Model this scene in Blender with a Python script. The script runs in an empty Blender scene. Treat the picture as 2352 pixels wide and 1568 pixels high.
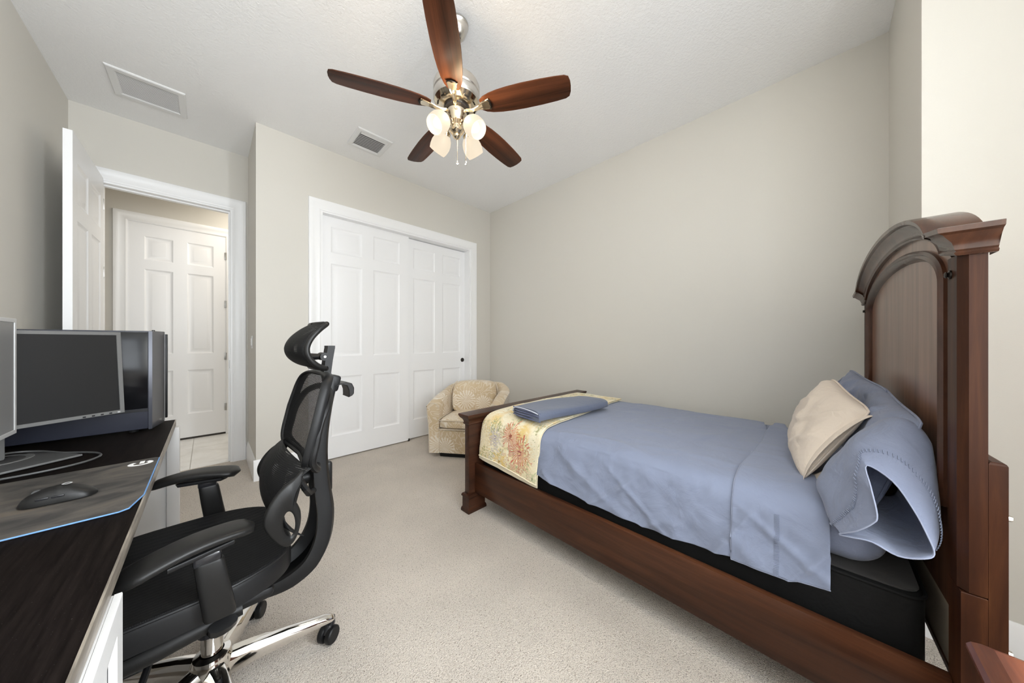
import bpy, bmesh, math, random
import numpy as np
from mathutils import Vector, Matrix, noise
C = bpy.context.scene.collection
SC = bpy.context.scene
random.seed(7)
PI = math.pi
def R(d): return math.radians(d)

# ------------------------------------------------------------------ camera
CAMH = 1.185
cd = bpy.data.cameras.new('camera'); cam = bpy.data.objects.new('camera', cd); C.objects.link(cam)
cd.sensor_width = 36.0; cd.lens = 36.0 * 703.5 / 2352.0; cd.clip_start = 0.02
cam.location = (0, 0, CAMH); cam.rotation_euler = (R(90), 0, R(45.2 - 90))
SC.camera = cam
# ------------------------------------------------------------------ world, daylight and added lights, exposure
w = bpy.data.worlds.new('world'); SC.world = w; w.use_nodes = True
w.node_tree.nodes['Background'].inputs[0].default_value = (0.80, 0.88, 1.0, 1)
w.node_tree.nodes['Background'].inputs[1].default_value = 2.0
def area(name, loc, rot, sx, sy, power, col=(1, 1, 1)):
    l = bpy.data.lights.new(name, 'AREA'); l.shape = 'RECTANGLE'; l.size = sx; l.size_y = sy; l.energy = power; l.color = col
    o = bpy.data.objects.new(name, l); C.objects.link(o); o.location = loc; o.rotation_euler = rot
    return o
wd = area('window_daylight', (0.00, -1.80, 1.72), (R(90 + 10), 0, 0), 1.4, 1.6, 42, (0.90, 0.955, 1.0)); wd.data.spread = R(150)
area('side_fill_added', (1.245, -1.32, 1.70), (R(90), 0, R(90)), 0.72, 1.6, 178, (0.90, 0.955, 1.0))  # invented side source, added to lift the left wall and ceiling
area('hall_fill_light', (0.7, 4.8, 2.95), (0, 0, 0), 1.2, 0.8, 18, (1.0, 0.93, 0.82))  # unseen ceiling light added to brighten the hall, not daylight
SC.view_settings.view_transform = 'Standard'; SC.view_settings.look = 'None'
SC.view_settings.gamma = 1.0; SC.view_settings.use_curve_mapping = False
SC.view_settings.exposure = 0.10
SC.cycles.use_denoising = True
SC.cycles.max_bounces = 10; SC.cycles.diffuse_bounces = 7; SC.cycles.transparent_max_bounces = 12
SC.cycles.sample_clamp_indirect = 4.0; SC.cycles.caustics_reflective = False; SC.cycles.caustics_refractive = False

# ------------------------------------------------------------------ materials
class NT:
    def __init__(s, name):
        s.m = bpy.data.materials.new(name); s.m.use_nodes = True; s.t = s.m.node_tree
        s.b = s.t.nodes['Principled BSDF']; s.out = s.t.nodes['Material Output']
    def n(s, typ, **k):
        x = s.t.nodes.new(typ)
        for a, v in k.items(): setattr(x, a, v)
        return x
    def l(s, a, b): s.t.links.new(a, b)
    def val(s, inp, v):
        if hasattr(v, 'is_output') or isinstance(v, bpy.types.NodeSocket): s.l(v, inp)
        else: inp.default_value = v
    def math(s, op, a, b=None, c=None):
        x = s.n('ShaderNodeMath', operation=op)
        s.val(x.inputs[0], a)
        if b is not None: s.val(x.inputs[1], b)
        if c is not None: s.val(x.inputs[2], c)
        return x.outputs[0]
    def mix(s, f, a, b):
        x = s.n('ShaderNodeMix', data_type='RGBA')
        s.val(x.inputs[0], f)
        for i, v in ((6, a), (7, b)):
            if isinstance(v, bpy.types.NodeSocket): s.l(v, x.inputs[i])
            else: x.inputs[i].default_value = (*v[:3], 1)
        return x.outputs[2]
    def coord(s, kind='Object', scale=(1, 1, 1), rot=(0, 0, 0), loc=(0, 0, 0)):
        tc = s.n('ShaderNodeTexCoord'); mp = s.n('ShaderNodeMapping')
        mp.inputs['Scale'].default_value = scale; mp.inputs['Rotation'].default_value = rot; mp.inputs['Location'].default_value = loc
        s.l(tc.outputs[kind], mp.inputs[0]); return mp.outputs[0]
    def noise(s, vec, scale, detail=3, rough=0.5, dist=0):
        x = s.n('ShaderNodeTexNoise'); s.l(vec, x.inputs['Vector'])
        x.inputs['Scale'].default_value = scale; x.inputs['Detail'].default_value = detail
        x.inputs['Roughness'].default_value = rough; x.inputs['Distortion'].default_value = dist
        return x.outputs[0]
    def ramp(s, f, stops):
        x = s.n('ShaderNodeValToRGB'); s.l(f, x.inputs[0]); e = x.color_ramp.elements
        while len(e) < len(stops): e.new(0.5)
        for el, (p, c) in zip(e, stops):
            el.position = p; el.color = (*c, 1) if len(c) == 3 else c
        return x.outputs[0]
    def bump(s, h, strength=0.3, dist=0.01, normal=None):
        x = s.n('ShaderNodeBump'); s.l(h, x.inputs['Height']); x.inputs['Strength'].default_value = strength
        x.inputs['Distance'].default_value = dist
        if normal is not None: s.l(normal, x.inputs['Normal'])
        s.l(x.outputs[0], s.b.inputs['Normal']); return x.outputs[0]
    def p(s, **k):
        names = dict(color='Base Color', rough='Roughness', metal='Metallic', coat='Coat Weight', coatr='Coat Roughness', spec='Specular IOR Level',
                     sheen='Sheen Weight', alpha='Alpha', trans='Transmission Weight', ior='IOR', sss='Subsurface Weight', emc='Emission Color', ems='Emission Strength', aniso='Anisotropic')
        for a, v in k.items():
            i = s.b.inputs[names[a]]
            if isinstance(v, bpy.types.NodeSocket): s.l(v, i)
            elif isinstance(v, tuple): i.default_value = (*v[:3], 1)
            else: i.default_value = v
        return s
M = {}
def simple(name, color, rough=0.5, bump=None, **k):
    t = NT(name); t.p(color=color, rough=rough, **k)
    if bump: t.bump(t.noise(t.coord(), bump[0], 4), bump[1], bump[2])
    M[name] = t.m; return t.m
simple('wall_paint', (0.645, 0.623, 0.575), 0.55, (260, 0.10, 0.002), spec=0.3)
simple('trim_paint', (0.88, 0.885, 0.895), 0.35, (90, 0.03, 0.002))
simple('door_paint', (0.87, 0.875, 0.89), 0.38, (160, 0.05, 0.001))
t = NT('ceiling_paint'); co = t.coord()
h = t.math('ADD', t.math('MULTIPLY', t.noise(co, 55, 3, 0.6), 1.0), t.math('MULTIPLY', t.noise(co, 150, 2), 0.5))
t.p(color=(0.89, 0.895, 0.905), rough=0.85); t.bump(h, 0.28, 0.012); M['ceiling_paint'] = t.m
t = NT('carpet'); co = t.coord()
n1 = t.noise(co, 230, 2, 0.6); n2 = t.noise(co, 2.2, 3); n3 = t.noise(co, 105, 3, 0.75)
base = t.ramp(n1, [(0.30, (0.30, 0.25, 0.20)), (0.43, (0.74, 0.66, 0.575)), (0.7, (0.86, 0.78, 0.69))])
spk = t.ramp(n3, [(0.0, (0.18, 0.14, 0.11)), (0.33, (0.38, 0.31, 0.25)), (0.41, (1, 1, 1))])
mm = t.n('ShaderNodeMix', data_type='RGBA', blend_type='MULTIPLY'); mm.inputs[0].default_value = 0.8
t.l(base, mm.inputs[6]); t.l(spk, mm.inputs[7])
big = t.ramp(n2, [(0.3, (0.88, 0.88, 0.88)), (0.7, (1.06, 1.06, 1.06))])
m2 = t.n('ShaderNodeMix', data_type='RGBA', blend_type='MULTIPLY'); m2.inputs[0].default_value = 1
t.l(mm.outputs[2], m2.inputs[6]); t.l(big, m2.inputs[7])
t.p(color=m2.outputs[2], rough=0.95, sheen=0.2, spec=0.1); t.bump(t.math('ADD', n1, t.math('MULTIPLY', n3, 0.8)), 0.8, 0.016); M['carpet'] = t.m
t = NT('tile'); co = t.coord()
t.p(color=t.ramp(t.noise(co, 5, 5, 0.6, 0.6), [(0.35, (0.74, 0.73, 0.71)), (0.6, (0.84, 0.835, 0.82))]), rough=0.25); M['tile'] = t.m
simple('grout', (0.50, 0.49, 0.47), 0.9)
def wood(name, dark, mid, light, scale=(1, 1, 1), rough=0.32, coat=0.35, freq=16):
    t = NT(name); co = t.coord('Object', scale)
    g = t.noise(co, freq, 8, 0.65, 0.5); g2 = t.noise(t.coord('Object', tuple(v * 0.25 for v in scale)), freq, 3, 0.5, 0.3)
    f = t.math('ADD', t.math('MULTIPLY', g, 0.6), t.math('MULTIPLY', g2, 0.4))
    c = t.ramp(f, [(0.36, dark), (0.5, mid), (0.66, light)])
    t.p(color=c, rough=0.5, spec=0.12, coat=coat, coatr=rough * .5); t.bump(g, 0.06, 0.002); M[name] = t.m
wood('cherry_wood_x', (0.022, 0.0085, 0.0045), (0.046, 0.0165, 0.008), (0.080, 0.029, 0.013), (0.12, 1.5, 1.5))
wood('cherry_wood_y', (0.024, 0.009, 0.0045), (0.052, 0.018, 0.008), (0.095, 0.034, 0.014), (1.5, 0.10, 1.5))
wood('cherry_wood_z', (0.016, 0.006, 0.003), (0.038, 0.0125, 0.0055), (0.085, 0.030, 0.011), (1.5, 1.5, 0.10), 0.4, 0.12)
wood('cherry_sheen_tint', (0.10, 0.048, 0.029), (0.165, 0.078, 0.046), (0.23, 0.11, 0.066), (1.5, 1.5, 0.10), 0.36, 0.75)  # same cherry, grazing sheen put into a lighter base colour
wood('glossy_cherry', (0.026, 0.010, 0.0055), (0.052, 0.020, 0.010), (0.090, 0.035, 0.016), (0.4, 1.5, 0.4), 0.36, 0.7)
wood('blade_wood', (0.022, 0.008, 0.0035), (0.066, 0.021, 0.009), (0.125, 0.042, 0.017), (0.10, 2.2, 2.2), 0.6, 0.10, 14)
wood('nightstand_wood', (0.055, 0.014, 0.007), (0.115, 0.032, 0.014), (0.175, 0.055, 0.024), (0.15, 1.3, 1.3), 0.25, 0.5)
t = NT('black_brown_wood'); co = t.coord('Object', (1.6, 0.08, 1.6)); g = t.noise(co, 60, 6, 0.7)
spk = t.noise(t.coord(), 420, 1, 0.4)
c0 = t.ramp(g, [(0.35, (0.004, 0.003, 0.0027)), (0.7, (0.012, 0.009, 0.008))])
c1 = t.mix(t.ramp(spk, [(0.74, (0, 0, 0)), (0.80, (1, 1, 1))]), c0, (0.055, 0.05, 0.046))
t.p(color=c1, rough=0.55, spec=0.015); t.bump(g, 0.10, 0.002); M['black_brown_wood'] = t.m
t = NT('worn_edge'); g = t.noise(t.coord('Object', (1, 0.15, 1)), 40, 5, 0.6)
t.p(color=t.ramp(g, [(0.35, (0.10, 0.085, 0.07)), (0.65, (0.32, 0.28, 0.23))]), rough=0.35); M['worn_edge'] = t.m
simple('white_laminate', (0.74, 0.74, 0.74), 0.4)
simple('black_plastic', (0.008, 0.008, 0.0085), 0.45, (500, 0.08, 0.0006), spec=0.28)
simple('black_plastic_gloss', (0.014, 0.014, 0.016), 0.22)
simple('pad_plastic', (0.010, 0.0097, 0.0094), 0.40, (700, 0.06, 0.0005), spec=0.26)
simple('dark_grey_plastic', (0.06, 0.06, 0.06), 0.45)
simple('grey_plastic', (0.125, 0.125, 0.123), 0.42)
simple('silver_plastic', (0.42, 0.42, 0.42), 0.35)
simple('chrome', (0.82, 0.80, 0.77), 0.07, metal=1.0)
t = NT('brushed_nickel'); g = t.noise(t.coord('Object', (1, 1, 40)), 30, 3)
t.p(color=(0.60, 0.575, 0.54), metal=1.0, rough=0.27, aniso=0.5); t.bump(g, 0.05, 0.001); M['brushed_nickel'] = t.m
simple('polished_nickel', (0.66, 0.575, 0.44), 0.16, metal=1.0)
simple('hinge_metal', (0.45, 0.44, 0.42), 0.35, metal=1.0)
simple('dark_metal', (0.05, 0.045, 0.04), 0.4, metal=1.0)
# see-through chair mesh: real open weave
def meshfab(name, open_, scale, lines=(1, 1)):
    t = NT(name); co = t.coord('UV', (scale, scale, 1))
    sx = t.n('ShaderNodeSeparateXYZ'); t.l(co, sx.inputs[0])
    a = t.math('ABSOLUTE', t.math('SINE', t.math('MULTIPLY', sx.outputs[0], PI))); b = t.math('ABSOLUTE', t.math('SINE', t.math('MULTIPLY', sx.outputs[1], PI)))
    hole = t.math('GREATER_THAN', t.math('MULTIPLY', a, b), 1 - open_)
    t.p(color=(0.008, 0.008, 0.0085), rough=0.6, spec=0.25)
    tr = t.n('ShaderNodeBsdfTransparent'); mx = t.n('ShaderNodeMixShader')
    t.l(hole, mx.inputs[0]); t.l(t.b.outputs[0], mx.inputs[1]); t.l(tr.outputs[0], mx.inputs[2]); t.l(mx.outputs[0], t.out.inputs[0])
    t.bump(t.math('MULTIPLY', a, b), 0.4, 0.001); M[name] = t.m
meshfab('back_mesh', 0.22, 1.0)
meshfab('lumbar_mesh', 0.18, 1.0)
t = NT('seat_mesh'); sx = t.n('ShaderNodeSeparateXYZ'); t.l(t.coord('Object'), sx.inputs[0])
a = t.math('SINE', t.math('MULTIPLY', sx.outputs[0], 2 * PI / 0.012)); b = t.math('SINE', t.math('MULTIPLY', sx.outputs[1], 2 * PI / 0.018))
a2 = t.math('SINE', t.math('MULTIPLY', sx.outputs[0], 2 * PI / 0.004)); b2 = t.math('SINE', t.math('MULTIPLY', sx.outputs[1], 2 * PI / 0.004))
hgt = t.math('ADD', t.math('MULTIPLY', b, 0.8), t.math('MULTIPLY', a2, b2))
t.p(color=t.ramp(t.math('MULTIPLY_ADD', hgt, 0.25, 0.5), [(0.2, (0.003, 0.003, 0.0033)), (0.8, (0.012, 0.012, 0.0125))]), rough=0.65, spec=0.2); t.bump(hgt, 0.5, 0.0015); M['seat_mesh'] = t.m
# fabrics
def fabric(name, col, weave=900, wr=7, k=0.10, sheen=0.15, rough=0.8):
    t = NT(name); co = t.coord()
    n1 = t.noise(co, weave, 2); n2 = t.noise(co, wr, 5, 0.55, 0.6)
    c = t.mix(t.math('MULTIPLY', n1, 0.35), tuple(v * 1.06 for v in col), tuple(v * 0.86 for v in col))
    t.p(color=c, rough=rough, sheen=sheen, spec=0.25)
    t.bump(t.math('ADD', t.math('MULTIPLY', n1, 0.02), t.math('MULTIPLY', n2, 1.0)), k, 0.02); M[name] = t.m
fabric('blue_cotton', (0.205, 0.235, 0.325), 900, 8, 0.45)
fabric('blue_cotton_pillow', (0.190, 0.216, 0.300), 900, 11, 0.6)
fabric('dark_blue_inside', (0.10, 0.115, 0.20), 900, 9, 0.2)
fabric('cream_cotton', (0.66, 0.575, 0.49), 900, 13, 0.5)
fabric('blue_folded', (0.125, 0.145, 0.205), 800, 20, 0.15)
fabric('black_ticking', (0.005, 0.005, 0.005), 250, 40, 0.10, 0.0)
fabric('grey_black_top', (0.035, 0.033, 0.032), 500, 12, 0.2)
fabric('white_hem', (0.62, 0.66, 0.76), 900, 12, 0.1)
fabric('pale_hem', (0.27, 0.30, 0.40), 900, 12, 0.1)
def starburst(t, u, v, cu, cv, r0, petals, seed):
    du = t.math('SUBTRACT', u, cu); dv = t.math('SUBTRACT', v, cv)
    rr = t.math('SQRT', t.math('ADD', t.math('MULTIPLY', du, du), t.math('MULTIPLY', dv, dv)))
    an = t.math('ARCTAN2', dv, du)
    wob = t.math('SINE', t.math('MULTIPLY_ADD', an, 11.0, seed)); wob2 = t.math('SINE', t.math('MULTIPLY_ADD', an, 7.0, seed * 2.3))
    nzz = t.noise(t.n('ShaderNodeTexCoord').outputs['UV'], 22, 2)
    pet = t.math('SINE', t.math('ADD', t.math('MULTIPLY', an, petals), t.math('MULTIPLY', nzz, 5.0)))
    lim = t.math('MULTIPLY', r0, t.math('ADD', 0.70, t.math('ADD', t.math('MULTIPLY', wob, 0.17), t.math('MULTIPLY', wob2, 0.13))))
    ray = t.math('MULTIPLY', t.math('GREATER_THAN', pet, t.math('MULTIPLY_ADD', rr, 0.9 / r0, -0.45)), t.math('LESS_THAN', rr, lim))
    core = t.math('LESS_THAN', rr, r0 * 0.13)
    return t.math('MAXIMUM', ray, core), core, rr
# blanket: cream ground, scattered leaf marks, printed flowers (UV in metres: u across the bed, v along it)
t = NT('floral_blanket'); uv = t.n('ShaderNodeTexCoord').outputs['UV']
sx = t.n('ShaderNodeSeparateXYZ'); t.l(uv, sx.inputs[0]); U_, V_ = sx.outputs[0], sx.outputs[1]
nz = t.noise(uv, 6, 3); fine = t.noise(uv, 55, 4, 0.7, 0.3); fine2 = t.noise(uv, 120, 3, 0.65, 0.2)
col = t.ramp(nz, [(0.38, (0.80, 0.70, 0.46)), (0.52, (0.84, 0.77, 0.58)), (0.66, (0.74, 0.55, 0.22))])
def patchmask(src, lo, hi): return t.ramp(src, [(lo, (0, 0, 0)), (hi, (1, 1, 1))])
col = t.mix(t.math('MULTIPLY', patchmask(t.noise(uv, 9, 2), 0.51, 0.57), patchmask(fine, 0.48, 0.52)), col, (0.36, 0.36, 0.17))
vo = t.n('ShaderNodeTexVoronoi'); vo.inputs['Scale'].default_value = 4.6; t.l(uv, vo.inputs['Vector'])
sp = t.n('ShaderNodeSeparateXYZ'); t.l(vo.outputs['Position'], sp.inputs[0])
an = t.math('ARCTAN2', t.math('SUBTRACT', V_, sp.outputs[1]), t.math('SUBTRACT', U_, sp.outputs[0]))
ray = t.math('MULTIPLY', t.math('GREATER_THAN', t.math('SINE', t.math('MULTIPLY', an, 15.0)), 0.2), t.math('LESS_THAN', vo.outputs['Distance'], 0.42))
col = t.mix(t.math('MULTIPLY', ray, 0.55), col, (0.70, 0.48, 0.16))
for cu, cv, r0, pe, cc in ((0.180, 1.305, 0.125, 27.0, (0.52, 0.09, 0.06)), (0.095, 1.392, 0.115, 25.0, (0.58, 0.14, 0.07)), (0.135, 1.535, 0.075, 31.0, (0.36, 0.30, 0.40)),
                           (0.275, 1.475, 0.09, 23.0, (0.66, 0.42, 0.08)), (-0.12, 1.30, 0.13, 29.0, (0.80, 0.60, 0.20)), (-0.55, 1.40, 0.16, 29.0, (0.74, 0.55, 0.18)), (-0.98, 1.38, 0.15, 27.0, (0.74, 0.54, 0.17)), (0.30, 1.19, 0.06, 18.0, (0.40, 0.48, 0.24))):
    msk, core, rr = starburst(t, U_, V_, cu, cv, r0, pe, cu * 9)
    col = t.mix(t.math('MULTIPLY', msk, 0.85), col, cc)
    col = t.mix(core, col, tuple(v * 0.55 for v in cc))
col = t.mix(t.math('MULTIPLY', patchmask(fine2, 0.58, 0.63), 0.38), col, (0.34, 0.28, 0.17))
t.p(color=col, rough=0.95, sheen=0.4, spec=0.1); t.bump(t.noise(uv, 160, 3, 0.7), 0.5, 0.006); M['floral_blanket'] = t.m
fabric('blanket_back', (0.76, 0.68, 0.50), 300, 14, 0.2, 0.4)
# armchair upholstery: beige with pale palm bursts
t = NT('palm_upholstery'); co = t.coord('UV'); sx = t.n('ShaderNodeSeparateXYZ'); t.l(co, sx.inputs[0])
vo = t.n('ShaderNodeTexVoronoi'); vo.inputs['Scale'].default_value = 4.2; vo.inputs['Randomness'].default_value = 0.7; t.l(co, vo.inputs['Vector'])
sp = t.n('ShaderNodeSeparateXYZ'); t.l(vo.outputs['Position'], sp.inputs[0])
an = t.math('ARCTAN2', t.math('SUBTRACT', sx.outputs[1], sp.outputs[1]), t.math('SUBTRACT', sx.outputs[0], sp.outputs[0]))
pet = t.math('SINE', t.math('ADD', t.math('MULTIPLY', an, 19.0), t.math('MULTIPLY', t.noise(co, 12, 2), 7.0)))
msk = t.math('MULTIPLY', t.math('GREATER_THAN', pet, -0.05), t.math('LESS_THAN', vo.outputs['Distance'], 0.47))
lf = t.math('GREATER_THAN', t.math('SINE', t.math('MULTIPLY', t.noise(co, 7, 2, 0.5, 0.5), 70.0)), 0.55)
msk2 = t.math('MAXIMUM', msk, t.math('MULTIPLY', lf, 0.5))
basec = t.ramp(t.noise(co, 2.2, 3), [(0.35, (0.53, 0.405, 0.25)), (0.65, (0.62, 0.50, 0.345))])
t.p(color=t.mix(t.math('MULTIPLY', msk2, 0.85), basec, (0.78, 0.72, 0.63)), rough=0.8, sheen=0.3, spec=0.25); t.bump(t.noise(co, 400, 2), 0.15, 0.002); M['palm_upholstery'] = t.m
simple('welt_cord', (0.62, 0.54, 0.43), 0.8)
# lamps
t = NT('shade_glass'); t.p(color=(0.10, 0.092, 0.08), rough=0.4, spec=0.2)
tl = t.n('ShaderNodeBsdfTranslucent'); tl.inputs[0].default_value = (0.12, 0.105, 0.085, 1); mx = t.n('ShaderNodeMixShader'); mx.inputs[0].default_value = 0.5
em = t.n('ShaderNodeEmission'); em.inputs[0].default_value = (1.0, 0.87, 0.68, 1); em.inputs[1].default_value = 0.74
ad = t.n('ShaderNodeAddShader')
t.l(t.b.outputs[0], mx.inputs[1]); t.l(tl.outputs[0], mx.inputs[2]); t.l(mx.outputs[0], ad.inputs[0]); t.l(em.outputs[0], ad.inputs[1]); t.l(ad.outputs[0], t.out.inputs[0]); M['shade_glass'] = t.m
simple('bulb_glow', (1, 0.95, 0.85), 0.3, emc=(1.0, 0.90, 0.72), ems=14.0)
# screens and glass
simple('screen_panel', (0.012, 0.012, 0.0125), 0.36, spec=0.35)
simple('screen_panel_glare', (0.16, 0.16, 0.16), 0.40, ior=2.0)  # dark screen with its glare painted in as a grey base colour
simple('tempered_glass', (0.006, 0.006, 0.007), 0.12, spec=0.2)
t = NT('pc_metal'); t.p(color=(0.020, 0.022, 0.034), rough=0.42); t.bump(t.noise(t.coord(), 900, 2), 0.2, 0.0008); M['pc_metal'] = t.m
simple('pc_front', (0.075, 0.078, 0.095), 0.30, (900, 0.08, 0.0005), metal=0.3)
simple('pc_trim', (0.45, 0.45, 0.45), 0.35)
t = NT('pad_print'); co = t.coord('Object', (1, 2.2, 1), (0, 0, 0.5)); g = t.noise(co, 5, 5, 0.6, 0.8); g2 = t.noise(t.coord('Object', (1, 6, 1), (0, 0, 0.6)), 22, 4, 0.7)
t.p(color=t.mix(t.math('MULTIPLY', g2, 0.5), t.ramp(g, [(0.38, (0.022, 0.019, 0.017)), (0.55, (0.085, 0.073, 0.062)), (0.70, (0.15, 0.11, 0.075))]), (0.04, 0.04, 0.04)), rough=0.75); M['pad_print'] = t.m
simple('pad_blue_edge', (0.11, 0.25, 0.50), 0.6)
simple('logo_white', (0.85, 0.85, 0.85), 0.6)
simple('raw_board', (0.45, 0.38, 0.29), 0.8, (300, 0.3, 0.002))
simple('glass_pane', (1, 1, 1), 0.0, trans=1.0, ior=1.01)
simple('vent_white', (0.78, 0.785, 0.79), 0.5)
simple('vent_dark', (0.16, 0.155, 0.15), 0.8)
simple('filter_grey', (0.26, 0.26, 0.27), 0.9)

# ------------------------------------------------------------------ mesh builder
class MB:
    def __init__(s): s.bm = bmesh.new(); s.uvs = None
    def vf(s, V, F):
        vs = [s.bm.verts.new(v) for v in V]
        for f in F:
            try: s.bm.faces.new([vs[i] for i in f])
            except ValueError: pass
        return s
    def box(s, lo, hi, bev=0.0, seg=2, rot=None, piv=None):
        b = bmesh.new(); bmesh.ops.create_cube(b, size=1)
        for v in b.verts:
            v.co = Vector([(lo[i] + hi[i]) / 2 + v.co[i] * (hi[i] - lo[i]) for i in range(3)])
        if bev: bmesh.ops.bevel(b, geom=list(b.edges), offset=bev, segments=seg, profile=0.5, affect='EDGES')
        if rot is not None:
            p = Vector(piv if piv else [(lo[i] + hi[i]) / 2 for i in range(3)])
            for v in b.verts: v.co = rot @ (v.co - p) + p
        s.merge(b); return s
    def merge(s, b):
        b.verts.index_update(); vs = [s.bm.verts.new(v.co) for v in b.verts]
        for f in b.faces: s.bm.faces.new([vs[v.index] for v in f.verts])
        b.free()
    def loft(s, rings, closed=True, cap0=True, cap1=True, loop=False):
        rs = [[s.bm.verts.new(p) for p in r] for r in rings]; n = len(rs[0]); m = len(rs)
        for i in range(m if loop else m - 1):
            A, B = rs[i], rs[(i + 1) % m]
            for j in range(n if closed else n - 1):
                k = (j + 1) % n
                try: s.bm.faces.new((A[j], A[k], B[k], B[j]))
                except ValueError: pass
        if closed and not loop:
            if cap0: s.bm.faces.new(rs[0][::-1])
            if cap1: s.bm.faces.new(rs[-1])
        return s
    def tube(s, pts, r, n=10, sy=1.0, loop=False, up=(0, 0, 1), cap=True):
        pts = [Vector(p) for p in pts]; m = len(pts); rings = []
        rad = r if isinstance(r, (list, tuple)) else [r] * m
        pn = None
        for i, p in enumerate(pts):
            if loop: d = pts[(i + 1) % m] - pts[i - 1]
            else: d = pts[min(i + 1, m - 1)] - pts[max(i - 1, 0)]
            d.normalize(); u = Vector(up); u = u - d * u.dot(d)
            if u.length < 0.08: u = pn - d * pn.dot(d) if pn is not None else d.orthogonal()
            u.normalize(); pn = u; b = d.cross(u)
            rings.append([p + (u * math.sin(2 * PI * k / n) * sy + b * math.cos(2 * PI * k / n)) * rad[i] for k in range(n)])
        return s.loft(rings, True, cap, cap, loop)
    def lathe(s, prof, center=(0, 0, 0), mat=None, n=32, cap=False):
        rings = []
        for r, z in prof:
            rings.append([Vector((max(r, 1e-4) * math.cos(2 * PI * k / n), max(r, 1e-4) * math.sin(2 * PI * k / n), z)) for k in range(n)])
        c = Vector(center)
        rings = [[(mat @ p if mat is not None else p) + c for p in r] for r in rings]
        return s.loft(rings, True, cap, cap)
    def prism(s, poly, z0, z1, bev=0.0, fr=None):
        b = bmesh.new(); n = len(poly)
        lo = [b.verts.new((x, y, z0)) for x, y in poly]; hi = [b.verts.new((x, y, z1)) for x, y in poly]
        b.faces.new(lo[::-1]); b.faces.new(hi)
        for i in range(n): b.faces.new((lo[i], lo[(i + 1) % n], hi[(i + 1) % n], hi[i]))
        if bev:
            es = [e for e in b.edges if abs(e.verts[0].co.z - e.verts[1].co.z) < 1e-9]
            bmesh.ops.bevel(b, geom=es, offset=bev, segments=2, profile=0.5, affect='EDGES')
        if fr is not None:
            for v in b.verts: v.co = fr(v.co)
        s.merge(b); return s
    def map(s, fn):
        for v in s.bm.verts: v.co = Vector(fn(v.co))
        return s
    def build(s, name, mat, parent=None, ang=35, kind=None, label=None, uvf=None, mods=None):
        bmesh.ops.recalc_face_normals(s.bm, faces=list(s.bm.faces))
        me = bpy.data.meshes.new(name); s.bm.to_mesh(me); s.bm.free()
        me.materials.append(M[mat] if isinstance(mat, str) else mat)
        if ang:
            me.shade_smooth(); me.set_sharp_from_angle(angle=R(ang))
        if uvf:
            ul = me.uv_layers.new(name='uv')
            for pl in me.polygons:
                for li in pl.loop_indices:
                    v = me.vertices[me.loops[li].vertex_index].co; ul.data[li].uv = uvf(v, pl.normal)
        o = bpy.data.objects.new(name, me); C.objects.link(o)
        if parent is not None: o.parent = parent
        if kind: o['kind'] = kind
        if label: o['label'] = label
        for md in mods or ():
            m = o.modifiers.new(md[0], md[0])
            for k, v in md[1].items(): setattr(m, k, v)
        return o
def thing(name, label, cat, loc=(0, 0, 0), rotz=0, group=None):
    o = bpy.data.objects.new(name, None); C.objects.link(o); o.location = loc; o.rotation_euler = (0, 0, rotz)
    o.empty_display_size = 0.05
    o['label'] = label; o['category'] = cat
    if group: o['group'] = group
    return o
def tag(o, label, cat, group=None):
    o['label'] = label; o['category'] = cat
    if group: o['group'] = group
    return o
def boxuv(v, n):
    a = (abs(n.x), abs(n.y), abs(n.z))
    if a[2] >= max(a[0], a[1]): return (v.x, v.y)
    if a[0] > a[1]: return (v.y, v.z)
    return (v.x, v.z)
def copy_tree(o, parent=None):
    c = o.copy(); C.objects.link(c)
    if parent is not None: c.parent = parent
    for ch in list(o.children): copy_tree(ch, c)
    return c
def smoothpath(pts, n=6, loop=False):
    P = [Vector(p) for p in pts]; m = len(P); out = []
    for i in range(m if loop else m - 1):
        if loop: a, b, c, d = P[i - 1], P[i], P[(i + 1) % m], P[(i + 2) % m]
        else: a, b, c, d = P[max(i - 1, 0)], P[i], P[i + 1], P[min(i + 2, m - 1)]
        for k in range(n):
            t = k / n
            out.append(0.5 * ((2 * b) + (c - a) * t + (2 * a - 5 * b + 4 * c - d) * t * t + (3 * b - a - 3 * c + d) * t ** 3))
    if not loop: out.append(P[-1])
    return out
def interp(x, xs, ys): return float(np.interp(x, xs, ys))

# ================================================================== the room
HZ = 3.05; XL, XR, XJ, YW, XC, YD, YB, YJ = -0.765, 2.91, 2.06, 3.385, 0.29, 4.09, -1.75, -0.29
def st(name, mb, mat, ang=30, parent=None, **k): return mb.build(name, mat, parent, ang, kind='structure', **k)
def wallbox(name, boxes):
    m = MB()
    for lo, hi in boxes: m.box(lo, hi)
    return st(name, m, 'wall_paint')
st('floor', MB().box((XL - .12, YB - .12, -.10), (XR + .12, YD + .03, 0)), 'carpet')
st('ceiling', MB().box((XL - .12, YB - .12, HZ), (XR + .12, YD + .12, HZ + .1)), 'ceiling_paint')
wallbox('wall_left', [((XL - .12, YB - .12, 0), (XL, YD + .12, HZ))])
wallbox('wall_right', [((XR, YJ, 0), (XR + .12, YW + .3, HZ))])
XA, YA = 1.25, -0.85                                  # unseen return walls, shaped to keep window light off the right wall strip
SY0, SY1, SZ0, SZ1 = -1.70, -0.95, 0.85, 2.55
wallbox('wall_right_nook', [((XJ, YA - .12, 0), (XR + .12, YJ, HZ))])
wallbox('wall_light_block', [((XA, YA - .12, 0), (XJ, YA, HZ))])
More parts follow.
